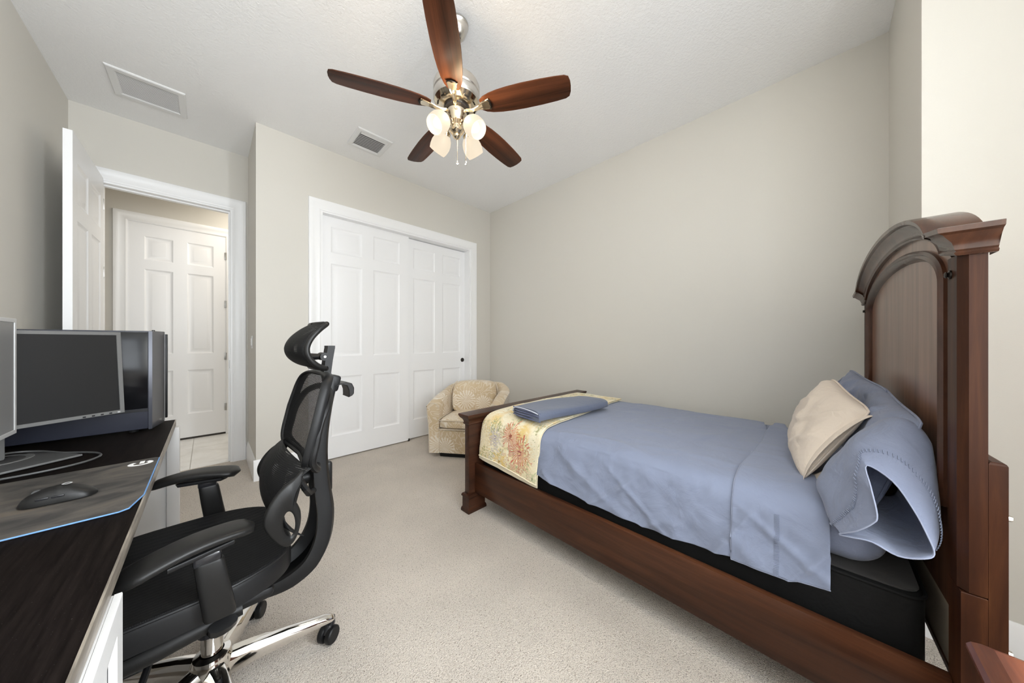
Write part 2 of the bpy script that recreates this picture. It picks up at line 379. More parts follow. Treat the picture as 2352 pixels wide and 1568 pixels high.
wallbox('wall_added_bay', [((XA, SY1, 0), (XA + .12, YA - .12, HZ)), ((XA, YB, 0), (XA + .12, SY0, HZ)), ((XA, SY0, 0), (XA + .12, SY1, SZ0)), ((XA, SY0, SZ1), (XA + .12, SY1, HZ))])  # added wall that carries the invented side window
w2 = MB()
for y in (SY0, (SY0 + SY1) / 2 - .025, SY1 - .05): w2.box((XA + .05, y, SZ0), (XA + .09, y + .05, SZ1), .004)
for z in (SZ0, (SZ0 + SZ1) / 2 - .02, SZ1 - .05): w2.box((XA + .05, SY0, z), (XA + .09, SY1, z + .05), .004)
win2 = st('window_added', w2, 'trim_paint')  # made-up window, added as an opening for the side fill light
CX0, CX1, CZ = 0.77, 2.552, 2.447                     # closet opening
wallbox('wall_closet', [((XC, YW, 0), (CX0, YW + .10, HZ)), ((CX1, YW, 0), (XR, YW + .10, HZ)), ((CX0, YW, CZ), (CX1, YW + .10, HZ)),
                        ((XC, YW + .10, 0), (XC + .10, YD + .12, HZ))])
wallbox('wall_closet_inner', [((XC + .10, YW + .62, 0), (XR + .12, YW + .70, HZ))])
DX0, DX1, DZ = -0.632, 0.172, 2.487                  # bedroom doorway
wallbox('wall_door', [((XL, YD, 0), (DX0, YD + .12, HZ)), ((DX1, YD, 0), (XC, YD + .12, HZ)), ((DX0, YD, DZ), (DX1, YD + .12, HZ))])
WX0, WX1, WZ0, WZ1 = -0.70, 0.85, 0.85, 2.60            # window behind the camera
wallbox('wall_window', [((XL, YB - .12, 0), (WX0, YB, HZ)), ((WX1, YB - .12, 0), (XA + .12, YB, HZ)), ((WX0, YB - .12, 0), (WX1, YB, WZ0)), ((WX0, YB - .12, WZ1), (WX1, YB, HZ))])
wf = MB()
for x in (WX0, (WX0 + WX1) / 2 - .025, WX1 - .05): wf.box((x, YB - .09, WZ0), (x + .05, YB - .05, WZ1), .004)
for z in (WZ0, (WZ0 + WZ1) / 2 - .02, WZ1 - .05): wf.box((WX0, YB - .09, z), (WX1, YB - .05, z + .05), .004)
win = st('window_1', wf, 'trim_paint')
gt = NT('window_glass'); tr = gt.n('ShaderNodeBsdfTransparent'); gl = gt.n('ShaderNodeBsdfGlossy'); gl.inputs['Roughness'].default_value = 0.02
mx = gt.n('ShaderNodeMixShader'); mx.inputs[0].default_value = 0.05; gt.l(tr.outputs[0], mx.inputs[1]); gt.l(gl.outputs[0], mx.inputs[2]); gt.l(mx.outputs[0], gt.out.inputs[0]); M['window_glass'] = gt.m
MB().box((WX0 + .02, YB - .072, WZ0 + .02), (WX1 - .02, YB - .068, WZ1 - .02)).build('pane', 'window_glass', win, 0)
MB().box((WX0 - .05, YB - .05, WZ0 - .03), (WX1 + .05, YB + .04, WZ0), .006).build('window_sill', 'trim_paint', win)
MB().box((XA + .068, SY0 + .02, SZ0 + .02), (XA + .072, SY1 - .02, SZ1 - .02)).build('pane', 'window_glass', win2, 0)
# hall beyond the doorway
HX0, HX1, HY = -2.2, 1.6, 5.42
hd = (-0.63, 0.164, 2.53)
wallbox('wall_hall', [((HX0, HY, 0), (hd[0] - .01, HY + .12, HZ)), ((hd[1] + .01, HY, 0), (HX1, HY + .12, HZ)), ((hd[0] - .01, HY, hd[2] + .01), (hd[1] + .01, HY + .12, HZ)),
                      ((HX0 - .12, YD + .12, 0), (HX0, HY + .12, HZ)), ((HX1, YD + .12, 0), (HX1 + .12, HY + .12, HZ)),
                      ((HX0, YD + .10, 0), (XL - .12, YD + .12, HZ)), ((XC + .10, YD + .10, 0), (HX1, YD + .12, HZ))])
st('ceiling_hall', MB().box((HX0 - .12, YD + .12, HZ), (HX1 + .12, HY + .12, HZ + .1)), 'ceiling_paint')
hf = st('floor_hall', MB().box((HX0, YD + .03, -.10), (HX1, HY + .12, -.006)), 'grout')
tp = None
for ix in range(-3, 3):
    for iy in range(0, 3):
        x0 = -0.12 + ix * .65; y0 = 4.25 + (iy - 1) * .65
        lo = (max(x0, HX0), max(y0, YD + .03)); hi = (min(x0 + .65, HX1), min(y0 + .65, HY + .05))
        if hi[0] - lo[0] < .02 or hi[1] - lo[1] < .02: continue
        MB().box((lo[0] + .0025, lo[1] + .0025, -.02), (hi[0] - .0025, hi[1] - .0025, -.001 + random.uniform(-.0006, .0006)), .0012, 1).build('tile', 'tile', hf)
# casings, jambs
CAS = [(0, 0), (0, .012), (.012, .016), (.022, .013), (.060, .016), (.072, .021), (.085, .022), (.098, .020), (.102, .012), (.102, 0)]
def casing(name, x0, x1, z1, y, sgn=-1, prof=CAS, xmin=None):
    m = MB(); rings = []
    for wd, d in prof:
        a = x0 - wd if xmin is None else max(x0 - wd, xmin)
        rings.append([(a, y + sgn * d, 0), (a, y + sgn * d, z1 + wd), (x1 + wd, y + sgn * d, z1 + wd), (x1 + wd, y + sgn * d, 0)])
    m.loft([list(r) for r in rings], closed=False)
    m.loft([[rings[-1][i] for i in range(4)], [rings[0][i] for i in range(4)]], closed=False)
    return st(name, m, 'trim_paint', 25)
casing('trim_1', CX0, CX1, CZ, YW)
casing('trim_2', DX0, DX1, DZ, YD, xmin=XL + .003)
casing('trim_3', hd[0] - .002, hd[1] + .002, hd[2] + .002, HY)
def jamb(name, x0, x1, z1, y0, y1, stop=None):
    m = MB()
    m.box((x0 - .002, y0, 0), (x0 + .016, y1, z1)); m.box((x1 - .016, y0, 0), (x1 + .002, y1, z1)); m.box((x0 + .0161, y0 + .0004, z1 - .016), (x1 - .0161, y1, z1 + .002))
    if stop:
        m.box((x0 + .016, stop, 0), (x0 + .028, stop + .035, z1 - .016)); m.box((x1 - .028, stop, 0), (x1 - .016, stop + .035, z1 - .016)); m.box((x0 + .0282, stop + .0004, z1 - .028), (x1 - .0282, stop + .035, z1 - .0162))
    return st(name, m, 'trim_paint')
jamb('trim_4', CX0, CX1, CZ, YW - .004, YW + .16)
jamb('trim_5', DX0, DX1, DZ, YD - .004, YD + .125, YD + .045)
jamb('trim_6', hd[0] - .012, hd[1] + .012, hd[2] + .012, HY - .004, HY + .1)
MB().box((DX1 - .019, YD + .018, 0.92), (DX1 - .0155, YD + .043, 1.0)).build('strike_plate', 'hinge_metal', bpy.data.objects['trim_5'], 0)
# baseboards
BB = [(0, 0), (.016, 0), (.016, .118), (.013, .126), (.013, .140), (.010, .147), (.010, .158), (.006, .170), (.004, .176), (0, .176)]
def baseboard(name, a, b, nrm):
    m = MB(); n = Vector((*nrm, 0))
    m.loft([[Vector((*p, 0)) + n * d + Vector((0, 0, z)) for d, z in BB] for p in (a, b)])
    return st(name, m, 'trim_paint', 25)
baseboard('baseboard_right', (XR, YJ), (XR, YW), (-1, 0))
baseboard('baseboard_light_block', (XA, YA), (XJ, YA), (0, 1))  # skirting of the added light-blocking wall
baseboard('baseboard_nook', (XJ, YA), (XJ, YJ), (-1, 0))
baseboard('baseboard_nook_side', (XJ - .016, YJ), (XR, YJ), (0, 1))
baseboard('baseboard_closet_left', (XC - .016, YW), (CX0 - .103, YW), (0, -1))
baseboard('baseboard_closet_right', (CX1 + .103, YW), (XR, YW), (0, -1))
baseboard('baseboard_return', (XC, YW), (XC, YD), (-1, 0))
baseboard('baseboard_left', (XL, YB), (XL, YD), (1, 0))
baseboard('baseboard_window', (XL, YB), (XA, YB), (0, 1))
baseboard('baseboard_hall', (HX0, HY), (hd[0] - .105, HY), (0, -1))
baseboard('baseboard_hall_right', (hd[1] + .105, HY), (HX1, HY), (0, -1))
# six-panel doors: stiles and rails with a pressed panel as a child in each opening
PZ = [(.23, .83), (1.035, 1.966), (2.075, 2.336)]
def panel_door(name, wdt, ht, cols, rows, th, fr, mat='door_paint', z0=.012):
    """local x across, y=0 front face looking to -y, z up; fr maps local points to the world"""
    xs = sorted({0, wdt, *[v for c in cols for v in c]}); zs = sorted({z0, ht, *[v for r in rows for v in r]})
    m = MB()
    for i in range(len(xs) - 1):
        for j in range(len(zs) - 1):
            xa, xb, za, zb = xs[i], xs[i + 1], zs[j], zs[j + 1]
            if (xa, xb) in cols and (za, zb) in rows: continue
            m.vf([(xa, 0, za), (xb, 0, za), (xb, 0, zb), (xa, 0, zb)], [(0, 1, 2, 3)])
    m.vf([(0, th, z0), (wdt, th, z0), (wdt, th, ht), (0, th, ht)], [(3, 2, 1, 0)])
    for a, b in (((0, z0), (wdt, z0)), ((wdt, z0), (wdt, ht)), ((wdt, ht), (0, ht)), ((0, ht), (0, z0))):
        m.vf([(a[0], 0, a[1]), (b[0], 0, b[1]), (b[0], th, b[1]), (a[0], th, a[1])], [(3, 2, 1, 0)])
    bmesh.ops.remove_doubles(m.bm, verts=list(m.bm.verts), dist=1e-5); m.map(fr)
    d = st(name, m, mat, 20)
    for c in cols:
        for r in rows:
            p = MB(); rings = []
            for ins, dep in ((0, 0), (.006, .0035), (.016, .0085), (.024, .0095), (.030, .0095), (.055, .0020), (.060, .0015)):
                rings.append([(c[0] + ins, dep, r[0] + ins), (c[1] - ins, dep, r[0] + ins), (c[1] - ins, dep, r[1] - ins), (c[0] + ins, dep, r[1] - ins)])
            p.loft(rings, True, False, True).map(fr).build('door_panel', mat, d, 20)
    return d
d1 = panel_door('door_1', .80, 2.50, [(.10, .355), (.445, .70)], PZ, .036, lambda v: (-0.598 - v[1], 3.283 + v[0], v[2]))
for z in (.32, 1.0, 1.7, 2.25):
    MB().box((-.602, 4.082, z), (-.594, 4.089, z + .09), .002).build('hinge', 'hinge_metal', d1)
MB().lathe([(0, 0), (.012, 0), (.012, .03), (.028, .036), (.030, .055), (.02, .068), (0, .07)], (-.60, 3.345, .93), Matrix.Rotation(R(90), 4, 'Y'), 20).build('door_handle', 'hinge_metal', d1)
d2 = panel_door('door_2', hd[1] - hd[0], hd[2], [(.118, .338), (.453, .681)], [(.305, .84), (1.04, 2.01), (2.118, 2.385)], .036, lambda v: (hd[0] + v[0], HY - .006 + v[1], v[2]), z0=.022)
for z in (.30, .95, 1.62, 2.24):
    MB().tube([(hd[1] + .003, HY - .012, z), (hd[1] + .003, HY - .012, z + .09)], .007, 10).box((hd[1] - .012, HY - .010, z), (hd[1] + .014, HY - .004, z + .09), .001).build('hinge', 'hinge_metal', d2)
MB().lathe([(0, 0), (.03, 0), (.03, .008), (.012, .012), (.012, .03), (.027, .038), (.029, .055), (.02, .066), (0, .068)], (hd[0] + .06, HY - .006, .93), Matrix.Rotation(R(90), 4, 'X'), 20).build('door_handle', 'hinge_metal', d2)
MB().box((hd[0], HY - .004, -.001), (hd[1], HY + .03, .020)).build('door_gap_shade', 'dark_metal', d2)  # dark block standing for the shade in the gap under the door
d3 = panel_door('door_3', .925, 2.44, [(.102, .400), (.515, .812)], PZ, .035, lambda v: (0.772 + v[0], 3.452 + v[1], v[2]))
d4 = panel_door('door_4', .905, 2.425, [(.107, .404), (.513, .796)], [(.23, .83), (1.035, 1.96), (2.07, 2.325)], .035, lambda v: (1.67 + v[0], 3.497 + v[1], v[2]))
for d, x, y in ((d4, 2.502, 3.497), (d3, .825, 3.452)):
    MB().lathe([(0, -.001), (.020, -.001), (.022, -.003), (.027, -.004), (.029, .002)], (x, y, .931), Matrix.Rotation(R(-90), 4, 'X'), 24).build('finger_pull', 'dark_metal', d)
MB().box((1.690, 3.445, 0), (1.705, 3.50, .03), .003).build('door_guide', 'dark_metal', d3)
# ceiling vents
def vent(name, label, x0, x1, y0, y1, fw, kind):
    t = thing(name, label, 'vent', ((x0 + x1) / 2, (y0 + y1) / 2, HZ))
    hx, hy = (x1 - x0) / 2, (y1 - y0) / 2
    m = MB(); rings = []
    for ins, d in ((0, 0), (0, -.006), (.006, -.011), (fw - .008, -.011), (fw, -.004), (fw, 0)):
        rings.append([(-hx + ins, -hy + ins, d), (hx - ins, -hy + ins, d), (hx - ins, hy - ins, d), (-hx + ins, hy - ins, d)])
    m.loft(rings, True, False, False).build('vent_frame', 'vent_white', t, 25)
    if kind == 'louvre':
        MB().box((-hx + fw, -hy + fw, -.0008), (hx - fw, hy - fw, -.0003)).build('backing', 'vent_dark', t, 0)
        n = 10; st_ = (2 * hy - 2 * fw) / n
        for i in range(n):
            y = -hy + fw + (i + .5) * st_
            wide = .010 if i else .013
            MB().box((-hx + fw, y - wide, -.0062), (hx - fw, y + wide, -.0050), rot=Matrix.Rotation(R(20 if i else -14), 3, 'X')).build('slat', 'vent_white', t, 0)
    else:
        MB().box((-hx + fw, -hy + fw, -.0008), (hx - fw, hy - fw, -.0003)).build('filter', 'filter_grey', t, 0)
        n = 22; st_ = (2 * hy - 2 * fw) / n
        for i in range(n):
            y = -hy + fw + (i + .5) * st_
            MB().box((-hx + fw, y - .0026, -.0062), (hx - fw, y + .0026, -.0052), rot=Matrix.Rotation(R(-10), 3, 'X')).build('slat', 'vent_white', t, 0)
    return t
vent('return_vent', 'wide white return air grille with grey filter on the ceiling near the open door', -.497, -.120, 3.372, 3.728, .045, 'return')
vent('supply_vent', 'small square white louvred ceiling vent above the closet doors', .925, 1.232, 2.82, 3.137, .042, 'louvre')
ls = thing('light_switch', 'white light switch plate on the short wall beside the bedroom doorway', 'light switch', (XC, 3.68, 1.18))
MB().box((-.006, -.036, -.058), (0, .036, .058), .003).build('wall_plate', 'white_laminate', ls)
MB().box((-.010, -.016, -.033), (-.004, .016, .033), .002).build('rocker', 'trim_paint', ls)

# ================================================================== ceiling fan
FX, FY = 1.038, 1.506
fan = thing('ceiling_fan', 'five blade ceiling fan with dark wood blades and four lit glass shades', 'ceiling fan', (FX, FY, HZ))
L = lambda z: z - HZ                                            # local height below the ceiling
MB().lathe([(0, 0), (.062, 0), (.068, -.006), (.068, -.016), (.064, -.020), (.060, -.040), (.046, -.070), (.030, -.086), (.020, -.090), (0, -.090)], n=40).build('canopy', 'brushed_nickel', fan, 40)
MB().lathe([(.0125, -.085), (.0125, L(2.70))], n=16).build('downrod', 'brushed_nickel', fan)
MB().lathe([(0, L(2.745)), (.020, L(2.745)), (.026, L(2.735)), (.030, L(2.71)), (.05, L(2.705)), (.105, L(2.700)), (.128, L(2.690)), (.134, L(2.675)), (.134, L(2.640)), (.130, L(2.634)),
             (.130, L(2.630)), (.134, L(2.624)), (.134, L(2.595)), (.128, L(2.583))], n=48).build('motor_housing', 'brushed_nickel', fan, 30)
MB().lathe([(.128, L(2.583)), (.118, L(2.574)), (.104, L(2.560)), (.096, L(2.555)), (.078, L(2.553)), (0, L(2.553))], n=48).build('motor_bottom', 'polished_nickel', fan, 30)
for k in range(10):
    a = 2 * PI * k / 10 + .2
    MB().tube([(.109 * math.cos(a + b), .109 * math.sin(a + b), L(2.5625)) for b in (-.12, -.06, 0, .06, .12)], .0045, 6).build('cooling_slot', 'dark_metal', fan)
MB().lathe([(0, L(2.556)), (.074, L(2.556)), (.076, L(2.548)), (.074, L(2.536)), (.062, L(2.534)), (0, L(2.534))], n=40).build('flywheel', 'black_plastic_gloss', fan, 30)
MB().lathe([(0, L(2.536)), (.056, L(2.536)), (.060, L(2.528)), (.058, L(2.500)), (.052, L(2.490)), (.048, L(2.465)), (.036, L(2.452)), (.030, L(2.446)), (.030, L(2.440)), (.040, L(2.434)), (.042, L(2.420)), (.034, L(2.408)),
             (.020, L(2.400)), (.024, L(2.392)), (.018, L(2.380)), (.006, L(2.372)), (0, L(2.370))], n=36).build('switch_housing', 'polished_nickel', fan, 30)
def blade_outline(n=14):
    r = [.150, .175, .21, .26, .32, .40, .50, .58, .63, .650]; hw = [.030, .046, .056, .064, .069, .0715, .070, .066, .062, .052]
    pts = [(a, b) for a, b in zip(r, hw)] + [(.658, .028), (.660, 0)]
    return pts + [(a, -b) for a, b in reversed(pts[:-1])]
pitch = Matrix.Rotation(R(-12), 3, 'X')
for k in range(5):
    a = R(12.2 + 72 * k)
    bl = MB(); bl.prism(blade_outline(), -.0028, .0028, .0012)
    bl.map(lambda v: pitch @ Vector(v))
    o = bl.build('blade', 'blade_wood', fan, 30); o.location = (0, 0, L(2.545)); o.rotation_euler = (0, 0, a)
    ir = MB()
    path = smoothpath([(.060, 0, -.014), (.095, 0, -.020), (.130, 0, -.017), (.165, 0, -.011), (.205, 0, -.0085)], 5)
    rings = []
    for i, p in enumerate(path):
        t_ = i / (len(path) - 1); hwid = .010 + .004 * t_ + .022 * max(0, t_ - .35) ** 1.3 * 1.6; th = .0065 - .002 * t_
        sec = [(-hwid, .003), (-hwid * .9, -.001), (-hwid * .72, -th * .5), (-hwid * .5, -th * .1), (0, -th * 1.0), (hwid * .5, -th * .1), (hwid * .72, -th * .5), (hwid * .9, -.001), (hwid, .003)]
        rings.append([Vector((p.x, y, p.z + z)) for y, z in sec])
    ir.loft(rings)
    ir.map(lambda v: (pitch @ Vector((v[0], v[1], v[2]))) if v[0] > .15 else Vector(v) * 1.0)
    ir.build('blade_iron', 'polished_nickel', o, 40)
    rim = MB(); rim.tube([(.196, -.028, -.0068), (.207, -.020, -.0082), (.213, 0, -.009), (.207, .020, -.0082), (.196, .028, -.0068)], .0045, 8)
    rim.map(lambda v: pitch @ Vector(v)).build('iron_rim', 'dark_metal', o)
cam_a = math.atan2(-FY, -FX)
for k in range(4):
    a = cam_a + R(45 + 90 * k)
    tilt = R(47)
    arm = MB().tube(smoothpath([(.030, 0, L(2.452)), (.062, 0, L(2.462)), (.078, 0, L(2.452)), (.083, 0, L(2.440))], 5), .0075, 10)
    ao = arm.build('lamp_arm', 'polished_nickel', fan); ao.rotation_euler = (0, 0, a)
    mt = Matrix.Rotation(PI - tilt, 4, 'Y')                      # local +z points out and down
    piv = (.080, 0, L(2.444))
    fit = MB().lathe([(0, -.008), (.016, -.008), (.024, .002), (.026, .020), (.022, .022), (0, .022)], piv, mt, 24)
    fo = fit.build('lamp_fitter', 'polished_nickel', fan); fo.rotation_euler = (0, 0, a)
    sh = MB().lathe([(.024, .012), (.032, .018), (.046, .034), (.055, .056), (.058, .078), (.055, .104), (.049, .124), (.046, .123), (.052, .103), (.055, .078), (.052, .057), (.043, .036), (.030, .021), (.024, .016)], piv, mt, 36)
    so = sh.build('lamp_shade', 'shade_glass', fan, 60, label='frosted glass tulip shade, lit'); so.rotation_euler = (0, 0, a)
    bu = MB().lathe([(0, .02), (.013, .024), (.014, .045), (.026, .066), (.029, .082), (.022, .100), (.010, .108), (0, .109)], piv, mt, 24)
    b_ = bu.build('bulb', 'bulb_glow', so, 60)
    d = mt.to_3x3() @ Vector((0, 0, .128)) + Vector(piv); d = Matrix.Rotation(a, 3, 'Z') @ d
    pl = bpy.data.lights.new('fan_bulb_light', 'POINT'); pl.energy = 2.7; pl.color = (1.0, 0.87, 0.70); pl.shadow_soft_size = .03
    po = bpy.data.objects.new('fan_bulb_light', pl); C.objects.link(po); po.location = Vector((FX, FY, HZ)) + d
up_l = bpy.data.lights.new('fan_glow', 'POINT'); up_l.energy = 5.0; up_l.color = (1.0, 0.74, 0.45); up_l.shadow_soft_size = .05
up_o = bpy.data.objects.new('fan_glow', up_l); C.objects.link(up_o); up_o.location = (FX - .085, FY - .125, 2.44)
rgt = Vector((math.sin(R(45.2)), -math.cos(R(45.2)), 0))
for s_, zb in ((.004, 2.235), (.054, 2.235)):
    p = rgt * s_
    ch = MB().tube([(p.x, p.y, L(2.43)), (p.x, p.y, L(zb))], .0014, 6).build('pull_chain', 'polished_nickel', fan)
    MB().lathe([(0, .012), (.003, .010), (.006, -.004), (.005, -.016), (0, -.018)], (p.x, p.y, L(zb)), None, 12).build('chain_fob', 'chrome', ch)

# ================================================================== desk and what stands on it
DT = 0.75; DE = -0.126; DY0, DY1 = -0.30, 2.535
desk = thing('desk', 'long desk with black brown top and white legs along the left wall', 'desk', (-.45, 1.25, 0))
def W(o):                                                        # world -> local of an unrotated root
    l = Vector(o.location); return lambda v: Vector(v) - l
dk = W(desk)
MB().box((XL + .004, DY0, DT - .034), (DE - .003, DY1, DT), .002).map(dk).build('desk_top', 'black_brown_wood', desk)
MB().box((DE - .003, DY0, DT - .034), (DE, DY1, DT - .001), .001).map(dk).build('edge_band', 'worn_edge', desk)
MB().box((DE - .003, DY0, DT - .0015), (DE + .0005, DY1, DT + .0004)).map(dk).build('edge_chip', 'worn_edge', desk, 0, label='worn pale front edge')
zt = DT - .035
for y0 in (2.475,):
    for x0 in (-.158, -.745): MB().box((x0, y0, 0), (x0 + .048, y0 + .05, zt), .003).map(dk).build('leg', 'white_laminate', desk)
MB().box((-.72, 2.488, .04), (-.15, 2.508, zt)).map(dk).build('side_panel', 'white_laminate', desk)
MB().box((-.72, 2.04, zt - .09), (-.70, 2.06, zt)).map(dk).build('apron', 'white_laminate', desk)
dr = MB().box((-.74, .46, .06), (-.150, .925, zt), .003).map(dk).build('drawer_cabinet', 'white_laminate', desk)
for i, (za, zb) in enumerate(((.07, .27), (.275, .485), (.49, .712))):
    f_ = MB().box((-.149, .462, za), (-.124, .930, zb), .002).map(dk).build('drawer', 'white_laminate', desk)
    e_ = MB(); rr = []
    for ins, d in ((0, 0), (0, .009), (.002, .010), (.050, .010), (.058, .001)):
        rr.append([(-.124 + d, .462 + ins, za + ins), (-.124 + d, .930 - ins, za + ins), (-.124 + d, .930 - ins, zb - ins), (-.124 + d, .462 + ins, zb - ins)])
    e_.loft(rr, True, False, False).map(dk).build('drawer_frame', 'white_laminate', f_, 20)
MB().box((-.74, DY0 + .05, .03), (-.15, DY0 + .07, zt)).map(dk).build('side_panel', 'white_laminate', desk)
# mouse pad
pad = [(-.128, 1.345), (-.128, 1.735), (-.138, 1.745), (-.50, 1.745), (-.505, 1.740), (-.505, 1.257), (-.50, 1.252), (-.160, 1.252), (-.145, 1.262)]
mp = thing('mouse_pad', 'large dark mouse pad with blue edge under the black mouse', 'mouse pad', (-.32, 1.5, DT + .0015)); f_ = W(mp)
MB().prism(pad, DT + .001, DT + .0045, 0).map(f_).build('pad_cloth', 'pad_print', mp, 0)
ed = [Vector((x, y, DT + .0032)) for x, y in pad]
ed = ed[6:] + ed[:2]
MB().tube(ed, .0018, 6).map(f_).build('stitched_edge', 'pad_blue_edge', mp)
lg = MB(); cx, cy = -.168, 1.690
arcp = lambda r: [(cx + r * math.cos(a) * .9, cy + r * math.sin(a)) for a in np.linspace(R(38), R(322), 22)]
o_, i_ = arcp(.037), arcp(.021)
n_ = len(o_); V = [(x, y, DT + .0052) for x, y in o_ + i_]
lg.vf(V, [(k, k + 1, n_ + k + 1, n_ + k) for k in range(n_ - 1)])
rotl = Matrix.Rotation(R(90), 3, 'Z')
lg.box((cx - .004, cy - .010, DT + .0048), (cx + .034, cy + .004, DT + .0052))
lg.map(lambda v: rotl @ ((Vector(v) - Vector((cx, cy, 0))) * .8) + Vector((cx, cy, DT * .2 + .0011))).map(f_).build('pad_emblem', 'logo_white', mp, 0, label='white round emblem')
# mouse
mo = thing('computer_mouse', 'black wireless computer mouse lying on the mouse pad', 'mouse', (-.285, 1.452, DT + .0048), R(178))
m = MB(); rings = []
for i in range(17):
    s = i / 16; x = (s - .5) * .128
    hw = .0305 * (1 - abs(2 * s - 1) ** 3.2) ** .5 * (1.0 - .08 * math.sin(PI * s)) + .001
    h = .040 * (math.sin(PI * (s ** .80) * .985) ** .75) * (.92 if s < .5 else 1) + .003
    ring = []
    for k in range(16):
        a = 2 * PI * k / 16; yy = hw * math.copysign(abs(math.cos(a)) ** .75, math.cos(a)); zz = math.sin(a)
        ring.append((-x, yy, .002 + (h * max(zz, 0) ** .85 if zz > 0 else 0)))
    rings.append(ring)
m.loft(rings).build('mouse_shell', 'pad_plastic', mo, 60, mods=[('SUBSURF', dict(levels=1, render_levels=2))])
MB().tube([(.050, 0, .0155), (.012, 0, .0400)], .0016, 6, 0.5).build('button_split', 'black_plastic_gloss', mo)
for x in (-.004, .020): MB().box((x - .010, .0265, .018), (x + .010, .0300, .023), .001).build('side_button', 'black_plastic_gloss', mo)
MB().lathe([(0, -.004), (.0085, -.004), (.0095, 0), (.0085, .004), (0, .004)], (.034, 0, .030), Matrix.Rotation(R(90), 4, 'X'), 20).build('scroll_wheel', 'dark_grey_plastic', mo)
MB().lathe([(.0055, 0), (.0072, .0008), (.0088, 0)], (-.012, 0, .0430), None, 20).build('mode_button', 'silver_plastic', mo)
# monitors
def monitor(name, label, center, yaw, wid, hgt, tilt, zc, scr, bez, stand, back=.05):
    """yaw turns local -y (the screen side) ; center is the foot of the stand"""
    t = thing(name, label, 'monitor', center, yaw)
    rx = Matrix.Rotation(tilt, 3, 'X')
    place = lambda v: rx @ Vector(v) + Vector((0, -.075, zc))
    hw, hh = wid / 2, hgt / 2
    m = MB(); rings = []
    for ins, y in ((0, .020), (0, .001), (.001, 0), (.013, 0), (.014, .0025)):
        rings.append([(-hw + ins, y, -hh + ins), (hw - ins, y, -hh + ins), (hw - ins, y, hh - ins), (-hw + ins, y, hh - ins)])
    m.loft(rings, True, True, False).map(place).build('bezel', bez, t, 20)
    MB().box((-hw + .0135, .002, -hh + .0135), (hw - .0135, .004, hh - .0135)).map(place).build('screen', scr, t, 0)
    MB().box((-hw * .55, .018, -hh * .6), (hw * .55, back, hh * .6), .012).map(place).build('rear_housing', 'grey_plastic', t)
    if stand:
        for i in range(5):
            x = hw - .018 - i * .024
            MB().box((x - .004, -.0012, -hh + .003), (x + .004, .0005, -hh + .008), .0005).map(place).build('monitor_button', 'black_plastic_gloss' if i else 'silver_plastic', t, 0)
    MB().box((-.060, -.020, .010), (.016, .012, zc), .008).build('stand_neck', 'grey_plastic', t)
    fb = .180 if stand else .03
    m = MB(); m.box((-.115, -fb, 0), (.115, .035, .009), .003).build('stand_base', 'dark_grey_plastic', t)
    MB().box((-.115, -fb - .003, .002), (.115, -fb + .001, .0085), .001).build('base_edge', 'grey_plastic', t)
    MB().lathe([(.060, .0092), (.075, .0112), (.077, .0108), (.078, .0092)], n=36).build('swivel_ring', 'grey_plastic', t)
    return t
monitor('monitor', 'dark screened monitor in front of the computer tower', (-.535, 2.055, DT + .001), R(34.5), .555, .350, R(-4), .30, 'screen_panel', 'grey_plastic', True)
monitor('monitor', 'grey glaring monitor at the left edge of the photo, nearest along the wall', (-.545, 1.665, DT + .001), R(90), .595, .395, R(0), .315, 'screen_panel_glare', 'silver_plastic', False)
# computer tower
pc = thing('computer_tower', 'black computer tower with dark glass side behind the monitor', 'computer', (-.42, 2.40, DT)); f_ = W(pc)
px0, px1, py0, py1, pz0, pz1 = -.660, -.205, 2.305, 2.500, DT + .012, 1.236
MB().box((px0, py0, pz0), (px1, py1, pz1), .004).map(f_).build('case_body', 'pc_metal', pc)
m = MB()
sec = [(px1, py0 - .002), (px1 + .012, py0 - .001), (px1 + .040, 2.470), (px1 + .040, 2.484), (px1, 2.484)]
m.prism(sec, pz0 - .004, pz1 + .001, .003).map(f_).build('front_panel', 'pc_front', pc)
MB().prism([(px1, 2.484), (px1 + .041, 2.484), (px1 + .041, 2.4905), (px1, 2.4905)], pz0, pz1).map(f_).build('front_trim', 'pc_trim', pc)
MB().box((px1, 2.4905, pz0 + .012), (px1 + .050, 2.512, pz1 - .012), .002).map(f_).build('mesh_strip', 'black_plastic', pc)
MB().box((px0 + .012, py0 - .006, pz0 + .10), (px1 - .002, py0 - .001, pz1 - .006), .001).map(f_).build('glass_side', 'tempered_glass', pc)
MB().box((px0 + .004, py0 - .003, pz0 + .085), (px1 - .001, py0, pz0 + .098)).map(f_).build('side_trim', 'black_plastic_gloss', pc)
for x in (px0 + .05, px1 - .05):
    for y in (py0 + .03, py1 - .03): MB().lathe([(0, 0), (.016, 0), (.018, .012), (0, .013)], (x, y, DT), None, 16).map(f_).build('foot', 'black_plastic', pc)
MB().lathe([(.006, 0), (.006, .006), (.004, .008), (0, .008)], (px1 + .005, 2.43, pz1), None, 14).map(f_).build('power_button', 'black_plastic_gloss', pc)
# cable
cp = [(-.58, 1.80, .80), (-.545, 2.02, .782), (-.515, 2.10, .775), (-.455, 2.105, .765), (-.395, 2.045, .760), (-.338, 2.005, .757), (-.300, 1.960, .7555), (-.288, 1.905, .7555), (-.315, 1.850, .7555), (-.372, 1.815, .7555), (-.450, 1.800, .7555), (-.560, 1.800, .7555)]
tag(MB().tube(smoothpath(cp, 8), .0036, 8).build('cable', 'dark_grey_plastic'), 'thin dark cable looping over the desk beside the monitor stand', 'cable')

